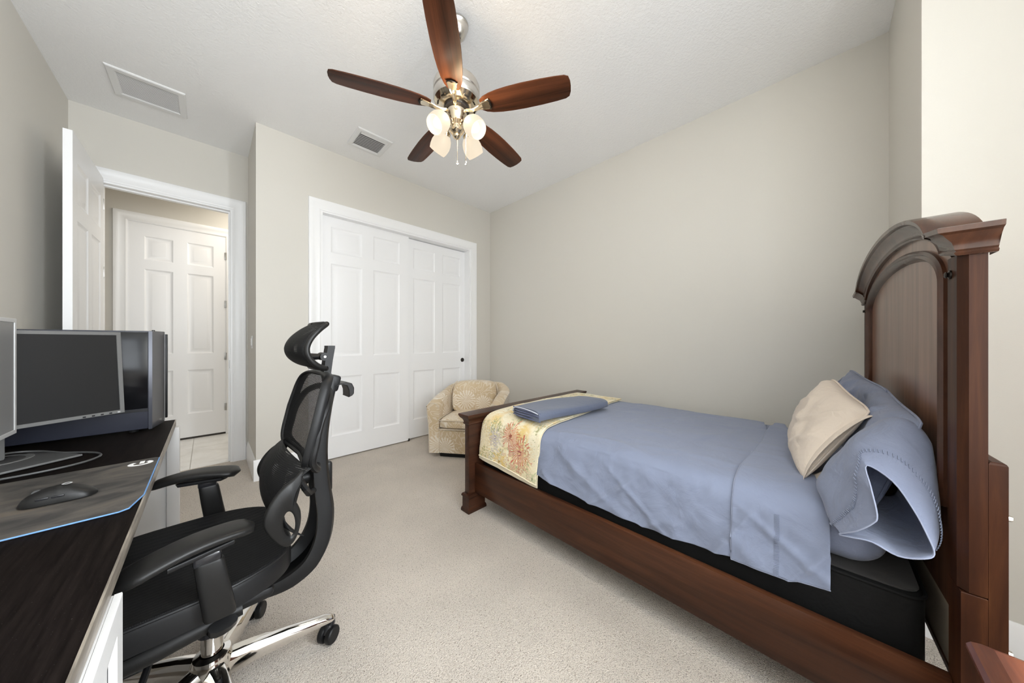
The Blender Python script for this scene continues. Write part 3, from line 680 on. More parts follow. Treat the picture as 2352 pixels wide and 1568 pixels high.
# ================================================================== office chair (faces the desk, -x)
CHX, CHY = 0.010, 1.408
oc = thing('office_chair', 'black mesh office chair with headrest, armrests and chrome five star base', 'chair', (CHX, CHY, 0))
MB().lathe([(.030, .17), (.046, .165), (.052, .150), (.052, .085), (.044, .070), (0, .070)], n=28).build('base_hub', 'chrome', oc, 40)
def caster(par, ang_swivel, ctr):
    rz = Matrix.Rotation(ang_swivel, 4, 'Z')
    for s_ in (-1, 1):
        m = MB(); m.lathe([(0, 0), (.020, 0), (.028, .002), (.0305, .006), (.0305, .020), (.027, .024), (0, .024)], (0, 0, 0), None, 28)
        m.map(lambda v: rz @ Vector((v[0], s_ * (v[2] + .004), v[1] + .0305)) + Vector(ctr)).build('caster_wheel', 'black_plastic', par, 35)
    m = MB(); m.tube([(-.012, 0, .036), (.004, 0, .058), (.018, 0, .064), (.020, 0, .084)], [.013, .017, .013, .010], 12)
    m.map(lambda v: rz @ Vector(v) + Vector(ctr)).build('caster_fork', 'black_plastic_gloss', par)
for k in range(5):
    a = R(-6.5 + 72 * k); ca, sa = math.cos(a), math.sin(a)
    rings = []
    for r, zt_, zb_, hw in ((.040, .150, .085, .030), (.10, .146, .088, .026), (.20, .132, .088, .0225), (.285, .117, .086, .0195), (.318, .112, .086, .019), (.340, .103, .084, .017), (.350, .094, .085, .011)):
        sec = [(-hw, zb_), (-hw, zb_ + (zt_ - zb_) * .55), (-hw * .6, zt_ - .003), (0, zt_), (hw * .6, zt_ - .003), (hw, zb_ + (zt_ - zb_) * .55), (hw, zb_), (hw * .55, zb_ + .006), (-hw * .55, zb_ + .006)]
        rings.append([(r * ca - y * sa, r * sa + y * ca, z) for y, z in sec])
    lo = MB().loft(rings).build('base_leg', 'chrome', oc, 50)
    caster(lo, R((35, 60, 150, 200, 300)[k]), (.330 * ca, .330 * sa, 0))
MB().lathe([(0, .150), (.027, .150), (.027, .245), (.0245, .247), (.0245, .252), (0, .252)], n=28).build('gas_column', 'chrome', oc, 40)
MB().lathe([(.0255, .235), (.036, .237), (.037, .262), (.030, .266), (.030, .315), (0, .315)], n=24).build('column_sleeve', 'black_plastic_gloss', oc, 40)
MB().box((-.13, -.085, .305), (.15, .085, .385), .018).box((-.20, -.055, .330), (-.10, .055, .385), .012).build('tilt_mechanism', 'black_plastic', oc)
MB().tube([(-.10, -.05, .345), (-.12, -.16, .335), (-.13, -.215, .320)], .008, 8).build('lift_lever', 'black_plastic', oc)
kn = MB(); rr = []
for x_, r_ in ((-.20, .020), (-.195, .030), (-.13, .032), (-.125, .024)):
    rr.append([(x_, -.05 + r_ * (1 + .10 * math.cos(9 * 2 * PI * k / 36)) * math.cos(2 * PI * k / 36), .290 + r_ * (1 + .10 * math.cos(9 * 2 * PI * k / 36)) * math.sin(2 * PI * k / 36)) for k in range(36)])
kn.loft(rr).build('tension_knob', 'black_plastic_gloss', oc)
# seat: plastic pan and stretched mesh
def seat_out(s=1.0):
    pts = []
    for a in np.linspace(0, 2 * PI, 56, endpoint=False):
        c, s_ = math.cos(a), math.sin(a); e = 2 / 3.6
        x = math.copysign(abs(c) ** e, c) * .268 - .068; y = math.copysign(abs(s_) ** e, s_) * (.268 - .030 * max(0, x - .02) / .2)
        pts.append((x * s if s != 1 else x, y * s if s != 1 else y))
    return pts
def seat_z(x, y):
    z = .486 + .022 * (abs(y) / .26) ** 2.2 - .012 * math.cos(min(1, abs(y) / .25) * PI / 2)
    if x < -.20: z -= .62 * (x + .20) ** 2 / .13
    z += .020 * max(0, (x - .02) / .18) ** 2
    return z
m = MB(); rings = []
out = seat_out()
for f, dz in ((1.0, -.066), (1.0, -.016), (.985, -.006)):
    rings.append([(x * f - .0, y * f, seat_z(x, y) + dz) for x, y in out])
m.loft(rings, True, True, False)
m.build('seat_frame', 'black_plastic', oc, 40)
m = MB(); rings = []
for f in (1.0, .975, .93, .85, .72, .55, .35, .15):
    rings.append([((x + .068) * f - .068, y * f, seat_z((x + .068) * f - .068, y * f) - (.006 if f == 1 else 0) + .004 * (f < .98)) for x, y in out])
m.loft(rings, True, False, True).build('seat', 'seat_mesh', oc, 60, label='ribbed black mesh seat')
MB().tube([(x * .985, y * .985, seat_z(x, y) - .003) for x, y in out], .0048, 8, loop=True).build('seat_piping', 'black_plastic', oc)
MB().box((-.17, -.20, .385), (.14, .20, .420), .015).build('seat_plate', 'black_plastic', oc)
for s_ in (-1, 1): MB().tube([(-.28, s_ * .225, .392), (-.10, s_ * .245, .412), (.06, s_ * .238, .420)], [.014, .018, .015], 10, 1.2).build('seat_slider', 'pad_plastic', oc, 40)
# armrests
for s_, nm in ((-1, 'near'), (1, 'far')):
    y0 = .292 * s_
    ap = MB(); rings = []
    for z, x, hw, hd in ((.462, .014, .030, .015), (.470, .013, .032, .017), (.56, .000, .0305, .0165), (.612, -.007, .029, .016), (.618, -.008, .027, .014)):
        rings.append([(x + hw * math.copysign(abs(math.cos(q)) ** .55, math.cos(q)), y0 + hd * math.copysign(abs(math.sin(q)) ** .55, math.sin(q)), z) for q in np.linspace(0, 2 * PI, 28, endpoint=False)])
    ao = ap.loft(rings).build('arm_post', 'pad_plastic', oc, 40)
    MB().tube([(.02, y0 - .018 * s_, .425), (.02, y0 - .03 * s_, .405), (.00, .17 * s_, .395)], [.030, .030, .034], 12, .55).build('arm_bracket', 'black_plastic', ao)
    MB().box((-.038, y0 - .014, .612), (.016, y0 + .014, .642), .008).build('arm_stem', 'black_plastic_gloss', ao)
    rot = Matrix.Rotation(R(17 * s_) * -1, 3, 'Z'); ctr = Vector((-.025, y0 - .004 * s_, .652))
    mnt = MB(); mnt.prism([(-.062, -.024), (.062, -.024), (.075, 0), (.062, .024), (-.062, .024), (-.075, 0)], -.014, -.002, .003)
    mnt.map(lambda v: rot @ Vector(v) + ctr).build('pad_mount', 'black_plastic', ao)
    pd = MB(); rings = []
    for i in range(21):
        t_ = i / 20; x = -.142 + .256 * t_
        hw = .047 * min(1, (max(0, 1 - abs(2 * t_ - 1) ** 5)) ** .5 + .12) * (1 - .10 * (1 - t_))
        zc = -.003 + .014 * math.sin(PI * min(1, t_ * 1.05)) - (.010 * (1 - t_) ** 2)
        hh = .0135 * min(1, (max(0, 1 - abs(2 * t_ - 1) ** 8)) ** .5 + .25)
        rings.append([(x, hw * math.copysign(abs(math.cos(q)) ** .6, math.cos(q)), zc + .012 + hh * math.copysign(abs(math.sin(q)) ** .7, math.sin(q))) for q in np.linspace(0, 2 * PI, 24, endpoint=False)])
    po = pd.loft(rings).map(lambda v: rot @ Vector(v) + ctr).build('arm_pad', 'pad_plastic', oc, 60)
# spine: from under the seat, round the back and up
sp_c = [(.06, .335, .060, .020), (.13, .322, .075, .026), (.20, .328, .085, .034), (.262, .362, .088, .037), (.300, .43, .082, .036), (.312, .52, .072, .035), (.303, .62, .060, .033), (.298, .72, .052, .030), (.305, .82, .046, .026), (.322, .92, .042, .022), (.340, .995, .040, .018), (.348, 1.03, .036, .014)]
pts = smoothpath([(x, 0, z) for x, z, _, _ in sp_c], 5); m = MB(); rings = []
idx = np.linspace(0, len(sp_c) - 1, len(pts))
for i, p in enumerate(pts):
    d = (pts[min(i + 1, len(pts) - 1)] - pts[max(i - 1, 0)]).normalized(); nb = Vector((d.z, 0, -d.x))
    hw = interp(idx[i], range(len(sp_c)), [q[2] for q in sp_c]); hd_ = interp(idx[i], range(len(sp_c)), [q[3] for q in sp_c])
    sec = [(-hw, hd_ * .1), (-hw * .93, hd_ * .62), (-hw * .62, hd_), (hw * .62, hd_), (hw * .93, hd_ * .62), (hw, hd_ * .1), (hw * .92, -hd_ * .75), (hw * .72, -hd_ * .75), (hw * .52, hd_ * .25), (-hw * .52, hd_ * .25), (-hw * .72, -hd_ * .75), (-hw * .92, -hd_ * .75)]
    rings.append([p + Vector((0, y, 0)) + nb * e for y, e in sec])
m.loft(rings).build('back_spine', 'black_plastic', oc, 35)
MB().box((.322, -.016, .58), (.350, .016, .70), .010).build('height_ratchet', 'pad_plastic', oc)
# upper back: frame with see-through mesh
def back_pt(u, v):
    """u -1..1 across, v 0..1 up ; shallow hollow"""
    hw = (.222 - .035 * max(0, v - .55) / .45 - .008 * (1 - v))
    x = .222 + .052 * v + .022 * v * v - .010
    x += .030 * (1 - u * u) - .004
    return Vector((x, u * hw, .757 + .300 * v))
def back_outline():
    o = []
    for a in np.linspace(0, 2 * PI, 48, endpoint=False):
        c, s_ = math.cos(a), math.sin(a); e = 2 / 7
        o.append((math.copysign(abs(c) ** e, c), .5 + .5 * math.copysign(abs(s_) ** e, s_)))
    return o
bo = back_outline()
nu, nv = 24, 30; m = MB(); V = []; F = []
rings = [[back_pt((u) * f, .5 + (v - .5) * f) for u, v in bo] for f in (1.0, .9, .75, .55, .3, .1)]
m.loft(rings, True, False, True).build('back_mesh', 'back_mesh', oc, 60, uvf=lambda v, n: (v.y / .0042, v.z / .0042), label='see-through black mesh')
MB().tube([back_pt(u, v) + Vector((.009, 0, 0)) for u, v in bo], .0085, 10, 1.9, loop=True, up=(1, 0, 0)).build('back_frame', 'black_plastic', oc)
for s_ in (-1, 1):
    rl = smoothpath([(.318, s_ * .03, 1.005), (.315, s_ * .10, .995), (.292, s_ * .175, .965), (.262, s_ * .205, .90), (.248, s_ * .213, .84), (.238, s_ * .210, .78), (.262, s_ * .16, .735), (.288, s_ * .045, .71)], 5)
    MB().tube(rl, .0125, 10, 1.0, up=(0, 1, 0)).build('back_bracket', 'black_plastic', oc)
# lumbar: bulging mesh pad with a plastic wing loop at each side
prof = [(.203, .770), (.176, .752), (.150, .722), (.131, .685), (.128, .645), (.138, .605), (.158, .575), (.182, .556)]
pp = smoothpath([(x, 0, z) for x, z in prof], 4); m = MB(); rings = []
ny = 21
for p in pp:
    rings.append([Vector((p.x - .034 * max(0, math.cos(y / .235 * PI / 2)) ** .7 + .030, y, p.z + .016 * math.cos(y / .235 * PI / 2) * (1 if p.z > .66 else -.3))) for y in np.linspace(-.232, .232, ny)])
m.loft(rings, closed=False).build('lumbar_pad', 'lumbar_mesh', oc, 70, uvf=lambda v, n: (v.y / .0040, v.z / .0040), mods=[('SOLIDIFY', dict(thickness=.003))])
WING = [(.222, .768), (.196, .752), (.166, .736), (.140, .709), (.122, .678), (.115, .650), (.121, .620), (.135, .592), (.151, .565), (.165, .551), (.180, .546), (.194, .554), (.205, .576), (.212, .608), (.211, .642), (.203, .668), (.194, .690), (.199, .712), (.216, .738)]
WP = [Vector((p.x - .010, p.z)) for p in smoothpath([(x, 0, z) for x, z in WING], 4, loop=True)]
WC = Vector((.170, .617))
for s_ in (-1, 1):
    dx = .030 if s_ > 0 else 0; rings = [[] for _ in range(8)]; no = len(WP)
    for i, p in enumerate(WP):
        d = p - WC; a = math.atan2(d.y, d.x); ri = 1 / math.sqrt((math.cos(a - .10) / .0155) ** 2 + (math.sin(a - .10) / .041) ** 2); ro = d.length; u = d / ro
        for k, (rad, dy) in enumerate(((ro - .007, .009), (ro - .0015, .006), (ro, 0), (ro - .0015, -.006), (ro - .007, -.009), (ri + .006, -.006), (ri, 0), (ri + .006, .006))):
            q = WC + u * rad
            rings[k].append((q.x + dx, s_ * (.236 + dy + .010 * math.sin((q.y - .55) / .2 * PI) - .9 * max(0, q.x - .165) ** 1.3), q.y))
    MB().loft(rings, loop=True).build('lumbar_wing', 'pad_plastic', oc, 60)
MB().tube([(.20, 0, .66), (.27, 0, .66)], .022, 12).build('lumbar_joint', 'black_plastic', oc)
MB().tube([(.198, -.212, .748), (.218, -.206, .70), (.240, -.150, .655), (.276, -.05, .62)], .010, 8).build('wing_strut', 'black_plastic', oc)
MB().tube([(.198, .212, .748), (.218, .206, .70), (.240, .150, .655), (.276, .05, .62)], .010, 8).build('wing_strut', 'black_plastic', oc)
# headrest and hanger
hp = [(.283, 1.250), (.256, 1.228), (.229, 1.196), (.216, 1.160), (.224, 1.125), (.250, 1.098), (.281, 1.085)]
hh_ = smoothpath([(x, 0, z) for x, z in hp], 5)
m = MB(); rings = []
for i, p in enumerate(hh_):
    t_ = i / (len(hh_) - 1); wd = .142 * (1 - .18 * abs(2 * t_ - 1) ** 3)
    rings.append([Vector((p.x - .010 + .022 * (abs(y) ** 2) - .012 * (1 - abs(y) ** 2) * math.sin(PI * t_), y * wd, p.z)) for y in np.linspace(-1, 1, 15)])
m.loft(rings, closed=False).build('headrest_mesh', 'lumbar_mesh', oc, 70, uvf=lambda v, n: (v.y / .0040, v.z / .0040), mods=[('SOLIDIFY', dict(thickness=.004))])
edge = [r[0] for r in rings] + [rings[-1][k] for k in range(1, 15)] + [r[-1] for r in rings[-2::-1]] + [rings[0][k] for k in range(13, 0, -1)]
MB().tube([p + Vector((.008, 0, 0)) for p in edge], .0095, 10, loop=True, up=(0, 1, 0.01)).build('headrest_frame', 'pad_plastic', oc, 60)
MB().tube([(.250, 0, 1.125), (.285, 0, 1.125), (.318, 0, 1.125)], [.028, .022, .018], 12, .6).build('headrest_arm', 'black_plastic', oc)
MB().tube([(.318, -.030, 1.125), (.318, .030, 1.125)], .016, 18).build('headrest_pivot', 'black_plastic', oc)
MB().tube([(.318, -.032, 1.125), (.318, -.030, 1.125)], .0045, 12).build('pivot_screw', 'hinge_metal', oc)
m = MB(); m.loft([[(x + dx, y, z) for dx, y in ((-.013, -.026), (.013, -.026), (.013, .026), (-.013, .026))] for x, z in ((.336, 1.010), (.328, 1.06), (.334, 1.11), (.342, 1.160), (.342, 1.168))])
m.build('headrest_post', 'black_plastic', oc, 40)
MB().box((.325, -.036, .985), (.372, .036, 1.050), .010, rot=Matrix.Rotation(R(14), 3, 'Y')).build('post_socket', 'black_plastic', oc)
hk = MB(); rings = []
for x, z, t_ in ((.360, 1.010, .012), (.385, 1.014, .011), (.404, 1.008, .012), (.412, .988, .013), (.412, .965, .012), (.408, .958, .009)):
    rings.append([(x - t_ * .8, y, z - t_ * .35) if k == 0 else (x + t_ * .8, y, z + t_ * .35) for k, y in ((0, -.042), (1, -.042), (1, .042), (0, .042))])
hk.loft(rings).build('coat_hook', 'pad_plastic', oc, 50, mods=[('BEVEL', dict(width=.003, segments=2))])

# ================================================================== bed
bed = thing('bed', 'dark cherry wood bed frame with arched headboard and low footboard', 'bed', (1.995, .80, 0)); fb = W(bed)
T_ = .0428; HO = Vector((1.288, -.2395, 0)); He = Vector((math.cos(T_), math.sin(T_), 0)); Hn = Vector((-math.sin(T_), math.cos(T_), 0))
def hb(u, d, z): return HO + He * u + Hn * d + Vector((0, 0, z)) - Vector(bed.location)
HW = 1.400
def hmap(v): return hb(v[0], v[1], v[2])
def arch(u, half, z0, rise, c=HW / 2):
    t_ = abs(u - c) / half
    return z0 + rise * math.sqrt(max(0, 1 - t_ * t_)) if t_ < 1 else z0
# posts
for side in (0, 1):
    sx = (lambda u: u) if side == 0 else (lambda u: HW - u)
    ch = .017
    poly = [(sx(0), -.036), (sx(0), -ch * .6), (sx(ch), .003), (sx(.078), .003), (sx(.078), -.036)]
    if side: poly = poly[::-1]
    p = MB().prism(poly, .585, 1.398, .0015).map(hmap).build('headboard_post', 'cherry_wood_z', bed, 20)
    lowp = [(sx(0), -.036), (sx(0), .001), (sx(.080), .001), (sx(.080), -.036)]
    if side: lowp = lowp[::-1]
    MB().prism(lowp, 0, .583, .002).map(hmap).build('post_base', 'cherry_wood_z', p, 20)
    bk = [(sx(0.000), -.0365), (sx(.10), -.0365), (sx(.10), -.062), (sx(0.000), -.062)]
    if side: bk = bk[::-1]
    MB().prism(bk, 0, .905, .006).map(hmap).build('back_leg', 'cherry_wood_z', p, 20)
    for z in (.47, .78):
        MB().lathe([(0, .008), (.006, .007), (.008, 0)], hb(sx(.012), -.0625, z), Matrix.Rotation(R(90), 4, 'X'), 12).build('bolt', 'chrome', p)
    MB().lathe([(.011, 0), (.011, .003), (.006, .005), (.008, .008), (.006, .010), (0, .011)], hb(sx(.055), .003, 1.355), Matrix.Rotation(R(-90), 4, 'X'), 16).build('knob', 'dark_metal', p)
# headboard face board between posts, with arched top
m = MB(); us = np.linspace(.078, HW - .078, 61)
top = lambda u: arch(u, .615, 1.395, .155)
pan_ = lambda u: arch(u, .575, 1.345, .142)
PL, PR = .125, HW - .125
for i in range(60):
    a, b = us[i], us[i + 1]
    for y, fl in ((-.003, False), (-.034, True)):
        m.vf([(a, y, max(pan_(a), .745) if PL <= a <= PR else .745, ), (b, y, max(pan_(b), .745) if PL <= b <= PR else .745), (b, y, top(b)), (a, y, top(a))], [(0, 1, 2, 3)])
m.map(hmap).build('headboard_face', 'cherry_sheen_tint', bed, 20)
m = MB(); N = 61; us = np.linspace(PL, PR, N)
V = []; 
for y in (-.012, -.030):
    V += [(u, y, .47) for u in us] + [(u, y, pan_(u)) for u in us]
F = [(k, k + 1, N + k + 1, N + k) for k in range(N - 1)] + [(2 * N + k + 1, 2 * N + k, 3 * N + k, 3 * N + k + 1) for k in range(N - 1)] + [(k + 1, k, 2 * N + k, 2 * N + k + 1) for k in range(N - 1)]
m.vf(V, F).map(hmap).build('headboard_panel', 'cherry_sheen_tint', bed, 20)
# bead moulding round the panel
def swept(path, prof, name, mat, close_=False):
    """path in (u,z); prof (offset outwards from panel, depth)"""
    m = MB(); rings = []; P = [Vector((a, b)) for a, b in path]; n = len(P)
    for i, p in enumerate(P):
        d = (P[min(i + 1, n - 1)] - P[max(i - 1, 0)]).normalized(); nr = Vector((-d.y, d.x))
        rings.append([(p.x + nr.x * o, dd, p.y + nr.y * o) for o, dd in prof])
    m.loft(rings, True).map(hmap)
    return m.build(name, mat, bed, 40)
th = np.linspace(PI, 0, 41)
apath = lambda half, z0, rise: [(HW / 2 + half * math.cos(a), z0 + rise * math.sin(a)) for a in th]
path = [(PL, .745), (PL, 1.0), (PL, 1.30)] + apath(.575, 1.345, .142) + [(PR, 1.30), (PR, 1.0), (PR, .745)]
swept(path, [(.020, -.004), (.020, .004), (.013, .010), (.007, .005), (.000, .010), (-.008, .004), (-.012, -.004), (-.016, -.012), (.0, -.014)], 'panel_moulding', 'glossy_cherry')
# stepped cornice following the arch, returning round the post heads
CPROF = [(0.000, 0.000), (.000, .006), (.006, .010), (.012, .006), (.016, .009), (.022, .010), (.036, .014), (.050, .026), (.056, .030), (.058, .034), (.061, .039), (.074, .041), (.076, .037)]
CP = [(h * .86, d) for h, d in CPROF]
zc0 = 1.392
arcp = [(HW / 2 + .605 * math.cos(a), zc0 + .150 * math.sin(a)) for a in np.linspace(R(172), R(8), 41)]
cpath = [(.0, zc0), (.05, zc0)] + [p for p in arcp[::-1]] + [(HW - .05, zc0), (HW, zc0)]
cpath = [(0, zc0)] + [p for p in sorted(arcp)] + [(HW, zc0)]
m = MB(); rings = []; n = len(cpath)
for i, (u, z) in enumerate(cpath):
    p0 = Vector(cpath[max(i - 1, 0)]); p1 = Vector(cpath[min(i + 1, n - 1)]); d = (p1 - p0).normalized()
    if i in (0, n - 1): d = Vector((1, 0))
    nr = Vector((-d.y, d.x)); f = 1 / max(.75, d.x) if i not in (0, n - 1) else 1
    ring = []
    for h, dd in CP:
        uu = u + nr.x * h; 
        if i == 0: uu = -dd
        if i == n - 1: uu = HW + dd
        ring.append((uu, .003 + dd, z + nr.y * h))
    ring.append((ring[-1][0], -.048, ring[-1][2])); ring.append((ring[0][0] if i not in (0, n - 1) else ring[-1][0], -.048, ring[0][2]))
    if i in (0, n - 1): ring[-1] = (0 if i == 0 else HW, -.048, z)
    rings.append(ring)
m.loft(rings, True, False, False)
for i in (0, n - 1):                                                  # side returns
    s_ = 0 if i == 0 else 1; r0 = []; r1 = []
    for h, dd in CP:
        uu = -dd if s_ == 0 else HW + dd
        r0.append((uu, .003 + dd, zc0 + h)); r1.append((uu, -.048, zc0 + h))
    ra = r0 + [((.04 if s_ == 0 else HW - .04), .003 + CP[-1][1], zc0 + CP[-1][0])]; rb = r1 + [((.04 if s_ == 0 else HW - .04), -.048, zc0 + CP[-1][0])]
    m.loft([ra, rb], False)
    m.vf(r1 + [((.04 if s_ == 0 else HW - .04), -.048, zc0 + CP[-1][0]), ((.04 if s_ == 0 else HW - .04), -.048, zc0)], [tuple(range(len(r1) + 2))])
m.map(hmap).build('headboard_cornice', 'glossy_cherry', bed, 28)
MB().box((.078, -.034, .30), (HW - .078, -.016, .47)).map(hmap).build('lower_board', 'raw_board', bed, 20, label='unfinished pale board low behind the mattress')
MB().box((.078, -.036, .285), (HW - .078, -.012, .30)).map(hmap).build('lower_board_edge', 'cherry_wood_x', bed, 20)
# footboard
FY0, FY1 = 1.715, 1.765; FX0, FX1 = 1.285, 2.712
MB().box((FX0, FY0, .115), (FX1, FY1, .628), .003).map(fb).build('footboard_panel', 'cherry_wood_x', bed, 25)
cap = [(0, .606), (.006, .606), (.010, .612), (.006, .618), (.006, .626), (.012, .640), (.024, .652), (.028, .658), (.031, .664), (.034, .672), (.032, .680), (.0, .682)]
m = MB(); rings = []
for d, z in cap: rings.append([(FX0 - d, FY0 - d, z), (FX1 + d, FY0 - d, z), (FX1 + d, FY1 + d, z), (FX0 - d, FY1 + d, z)])
m.loft(rings, True, True, True).map(fb).build('footboard_cap', 'cherry_wood_x', bed, 25)
for x0 in (FX0, FX1 - .12):
    base = [(0, .125), (.012, .122), (.018, .112), (.018, .104), (.012, .098), (.012, .030), (.017, .024), (.020, .012), (.020, 0)]
    m = MB(); rings = []
    for d, z in base: rings.append([(x0 - d, FY0 - d, z), (x0 + .12 + d, FY0 - d, z), (x0 + .12 + d, FY1 + d, z), (x0 - d, FY1 + d, z)])
    m.loft(rings, True, True, True).map(fb).build('bed_foot', 'cherry_wood_x', bed, 25)
# side rails and slats
for x0 in (1.335, 2.640):
    r_ = MB().box((x0, -.236, .125), (x0 + .028, FY0 + .002, .330), .003).map(fb).build('side_rail', 'cherry_wood_y', bed, 25)
    MB().box((x0 + (.028 if x0 < 2 else -.022), -.20, .135), (x0 + (.05 if x0 < 2 else 0), FY0 - .02, .165)).map(fb).build('rail_ledge', 'cherry_wood_y', r_, 0)
for i in range(5):
    y = .0 + i * .38
    s_ = MB().box((1.364, y, .166), (2.638, y + .07, .186)).map(fb).build('slat', 'raw_board', bed, 0)
    MB().box((1.98, y + .01, 0), (2.02, y + .06, .166)).map(fb).build('slat_leg', 'raw_board', s_, 0)
# box spring
def rbox(lo, hi, r, n=5, zr=None):
    """rounded box rings"""
    zr = zr or r; rings = []
    for k in range(n + 1):
        a = PI / 2 * k / n; ins = zr * (1 - math.sin(a)); z = lo[2] + zr * (1 - math.cos(a)); rings.append((ins, z))
    for k in range(n + 1):
        a = PI / 2 * k / n; ins = zr * (1 - math.cos(a)); z = hi[2] - zr * (1 - math.sin(a)); rings.append((ins, z))
    out = []
    for ins, z in rings:
        ring = []
        for cx, cy, a0 in ((hi[0] - r, hi[1] - r, 0), (lo[0] + r, hi[1] - r, 90), (lo[0] + r, lo[1] + r, 180), (hi[0] - r, lo[1] + r, 270)):
            for k in range(7):
                a = R(a0 + 15 * k); rr_ = max(r - ins, .002); ring.append((cx + rr_ * math.cos(a), cy + rr_ * math.sin(a), z))
        out.append(ring)
    return out
bs = thing('box_spring', 'black fabric box spring under the blue mattress', 'box spring', (2.0, .75, .187)); f_ = W(bs)
MB().loft(rbox((1.392, -.208, .187), (2.618, 1.705, .476), .045, 5, .022)).map(f_).build('box_cover', 'black_ticking', bs, 50)
MB().loft(rbox((1.402, -.200, .4755), (2.608, 1.700, .482), .05, 2, .003)).map(f_).build('top_ticking', 'grey_black_top', bs, 50, label='worn charcoal top of the box spring')
MB().tube([v for v in rbox((1.391, -.209, .47), (2.619, 1.706, .474), .045, 1, .001)[0]], .005, 6, loop=True).map(f_).build('box_piping', 'black_ticking', bs)
mt_ = thing('mattress', 'mattress in a blue grey fitted sheet', 'mattress', (2.0, .78, .483)); f_ = W(mt_)
MB().loft(rbox((1.408, -.150, .483), (2.612, 1.695, .652), .10, 7, .075)).map(f_).build('fitted_sheet', 'blue_cotton_pillow', mt_, 70, mods=[('SUBSURF', dict(levels=1, render_levels=1))])

# ================================================================== bedding
def fb3(p, s, o=3): return noise.fractal(Vector(p) * s, 0.9, 2.0, o)
def ridge(p, s):
    v = abs(noise.noise(Vector(p) * s)); return max(0, 1 - v * 6.5) ** 1.5
def sheet_mesh(prof, ny, hem, yfun, off=0.0, wr=None, flare=0.0):
    """cloth laid over the mattress: prof (x,z) from the far hem across to the near hem"""
    P = smoothpath([(x, 0, z) for x, z in prof], 7); n = len(P); ztop = 0.62
    rings = []
    for j in range(ny + 1):
        v = j / ny; ring = []
        for i, p in enumerate(P):
            d = (P[min(i + 1, n - 1)] - P[max(i - 1, 0)]).normalized(); nr = Vector((d.z, 0, -d.x))
            y = yfun(v, p.x)
            q = Vector((p.x, y, p.z))
            if p.x < 1.5 and p.z < ztop:                     # near side: stretch to the hem line
                k = (ztop - p.z) / (ztop - prof[-1][1]); q.z = ztop - (ztop - hem(y)) * k
                q.x -= flare * k * (0.5 + 0.5 * math.sin(y * 7.0 + 1.0))
                if wr: q.x += wr(q, k)
            elif wr: q.z += wr(q, 0)
            q += Vector((nr.x, 0, nr.z)) * off
            ring.append(q)
        rings.append(ring)
    return rings
def nmap(y, xs, ys): return float(np.interp(y, xs, ys))
hemz = lambda y: nmap(y, [-.03, 0, .1, .23, .41, .55, .70, .86, 1.0, 1.16, 1.7], [.432, .425, .410, .396, .374, .366, .368, .376, .390, .408, .42])
def wrinkle(q, k):
    return wrinkle0(q, k) * max(0, min(1, (1.16 - q.y) / .12))
def wrinkle0(q, k):
    if k > 0:
        a = ridge((q.y * 1.0 + q.z * .9, q.z * .35 - q.y * .12, 0), 4.2) * .017 + ridge((q.y * .8 - q.z * 1.2, q.z * .3, 3.7), 5.0) * .010
        return -a * min(1, k * 2.2) * .9 + fb3((q.y, q.z, 1), 9, 3) * .007
    t_ = max(0, min(1, (2.5 - q.x) / .5))
    return ridge((q.x * 2.3 + q.y * .25, q.y * .55, 7), 2.4) * .0065 + ridge((q.x * .5 + q.y * 1.3, q.x * 1.6, 2), 2.0) * .0045 + fb3((q.x, q.y, 4), 6, 3) * .0030
headY = lambda x: -.022 + (.185) * max(0, min(1, (x - 1.39) / 1.2))
SHP = [(2.648, .50), (2.640, .58), (2.618, .635), (2.56, .660), (2.40, .667), (2.2, .669), (2.0, .670), (1.8, .669), (1.62, .666), (1.50, .660), (1.435, .645), (1.400, .612), (1.388, .56), (1.382, .50), (1.376, .44), (1.370, .38)]
fs = thing('flat_sheet', 'wrinkled blue grey sheet over the mattress, turned down near the pillows', 'sheet', (2.0, .80, .48)); f_ = W(fs)
rg = sheet_mesh(SHP, 150, hemz, lambda v, x: headY(x) + .10 + (1.675 - headY(x) - .10) * v, 0, wrinkle, .014)
MB().loft(rg, closed=False).map(f_).build('sheet', 'blue_cotton', fs, 80, mods=[('SOLIDIFY', dict(thickness=.002, offset=1)), ('SUBSURF', dict(levels=1, render_levels=1))])
bandY = lambda x: .232 - .03 * max(0, min(1, (x - 1.39) / 1.2)) + .006 * math.sin(x * 9)
rg2 = sheet_mesh(SHP, 34, lambda y: hemz(y) - .004, lambda v, x: headY(x) + (bandY(x) - headY(x)) * v, .006, wrinkle, .014)
MB().loft(rg2, closed=False).map(f_).build('folded_hem', 'blue_cotton', fs, 80, mods=[('SOLIDIFY', dict(thickness=.004, offset=1)), ('SUBSURF', dict(levels=1, render_levels=1))])
MB().tube([p + Vector((-.001, 0, .001)) for p in rg2[-1]], .0016, 6).map(f_).build('fold_edge', 'pale_hem', fs)
MB().tube([p + Vector((-.001, 0, -.001)) for p in [r[-1] for r in rg2]], .0018, 6).map(f_).build('hem_edge', 'pale_hem', fs)
stm = MB(); seam = rg2[17]
for i in range(len(seam) - 26, len(seam) - 1):
    for f in (.2, .7):
        p = seam[i].lerp(seam[i + 1], f) + Vector((-.004, 0, 0))
        stm.tube([p + Vector((0, -.007, .001)), p + Vector((-.0012, 0, 0)), p + Vector((0, .007, -.001))], .0014, 5)
stm.map(f_).build('hem_stitching', 'blue_cotton_pillow', fs, 60, kind='stuff')
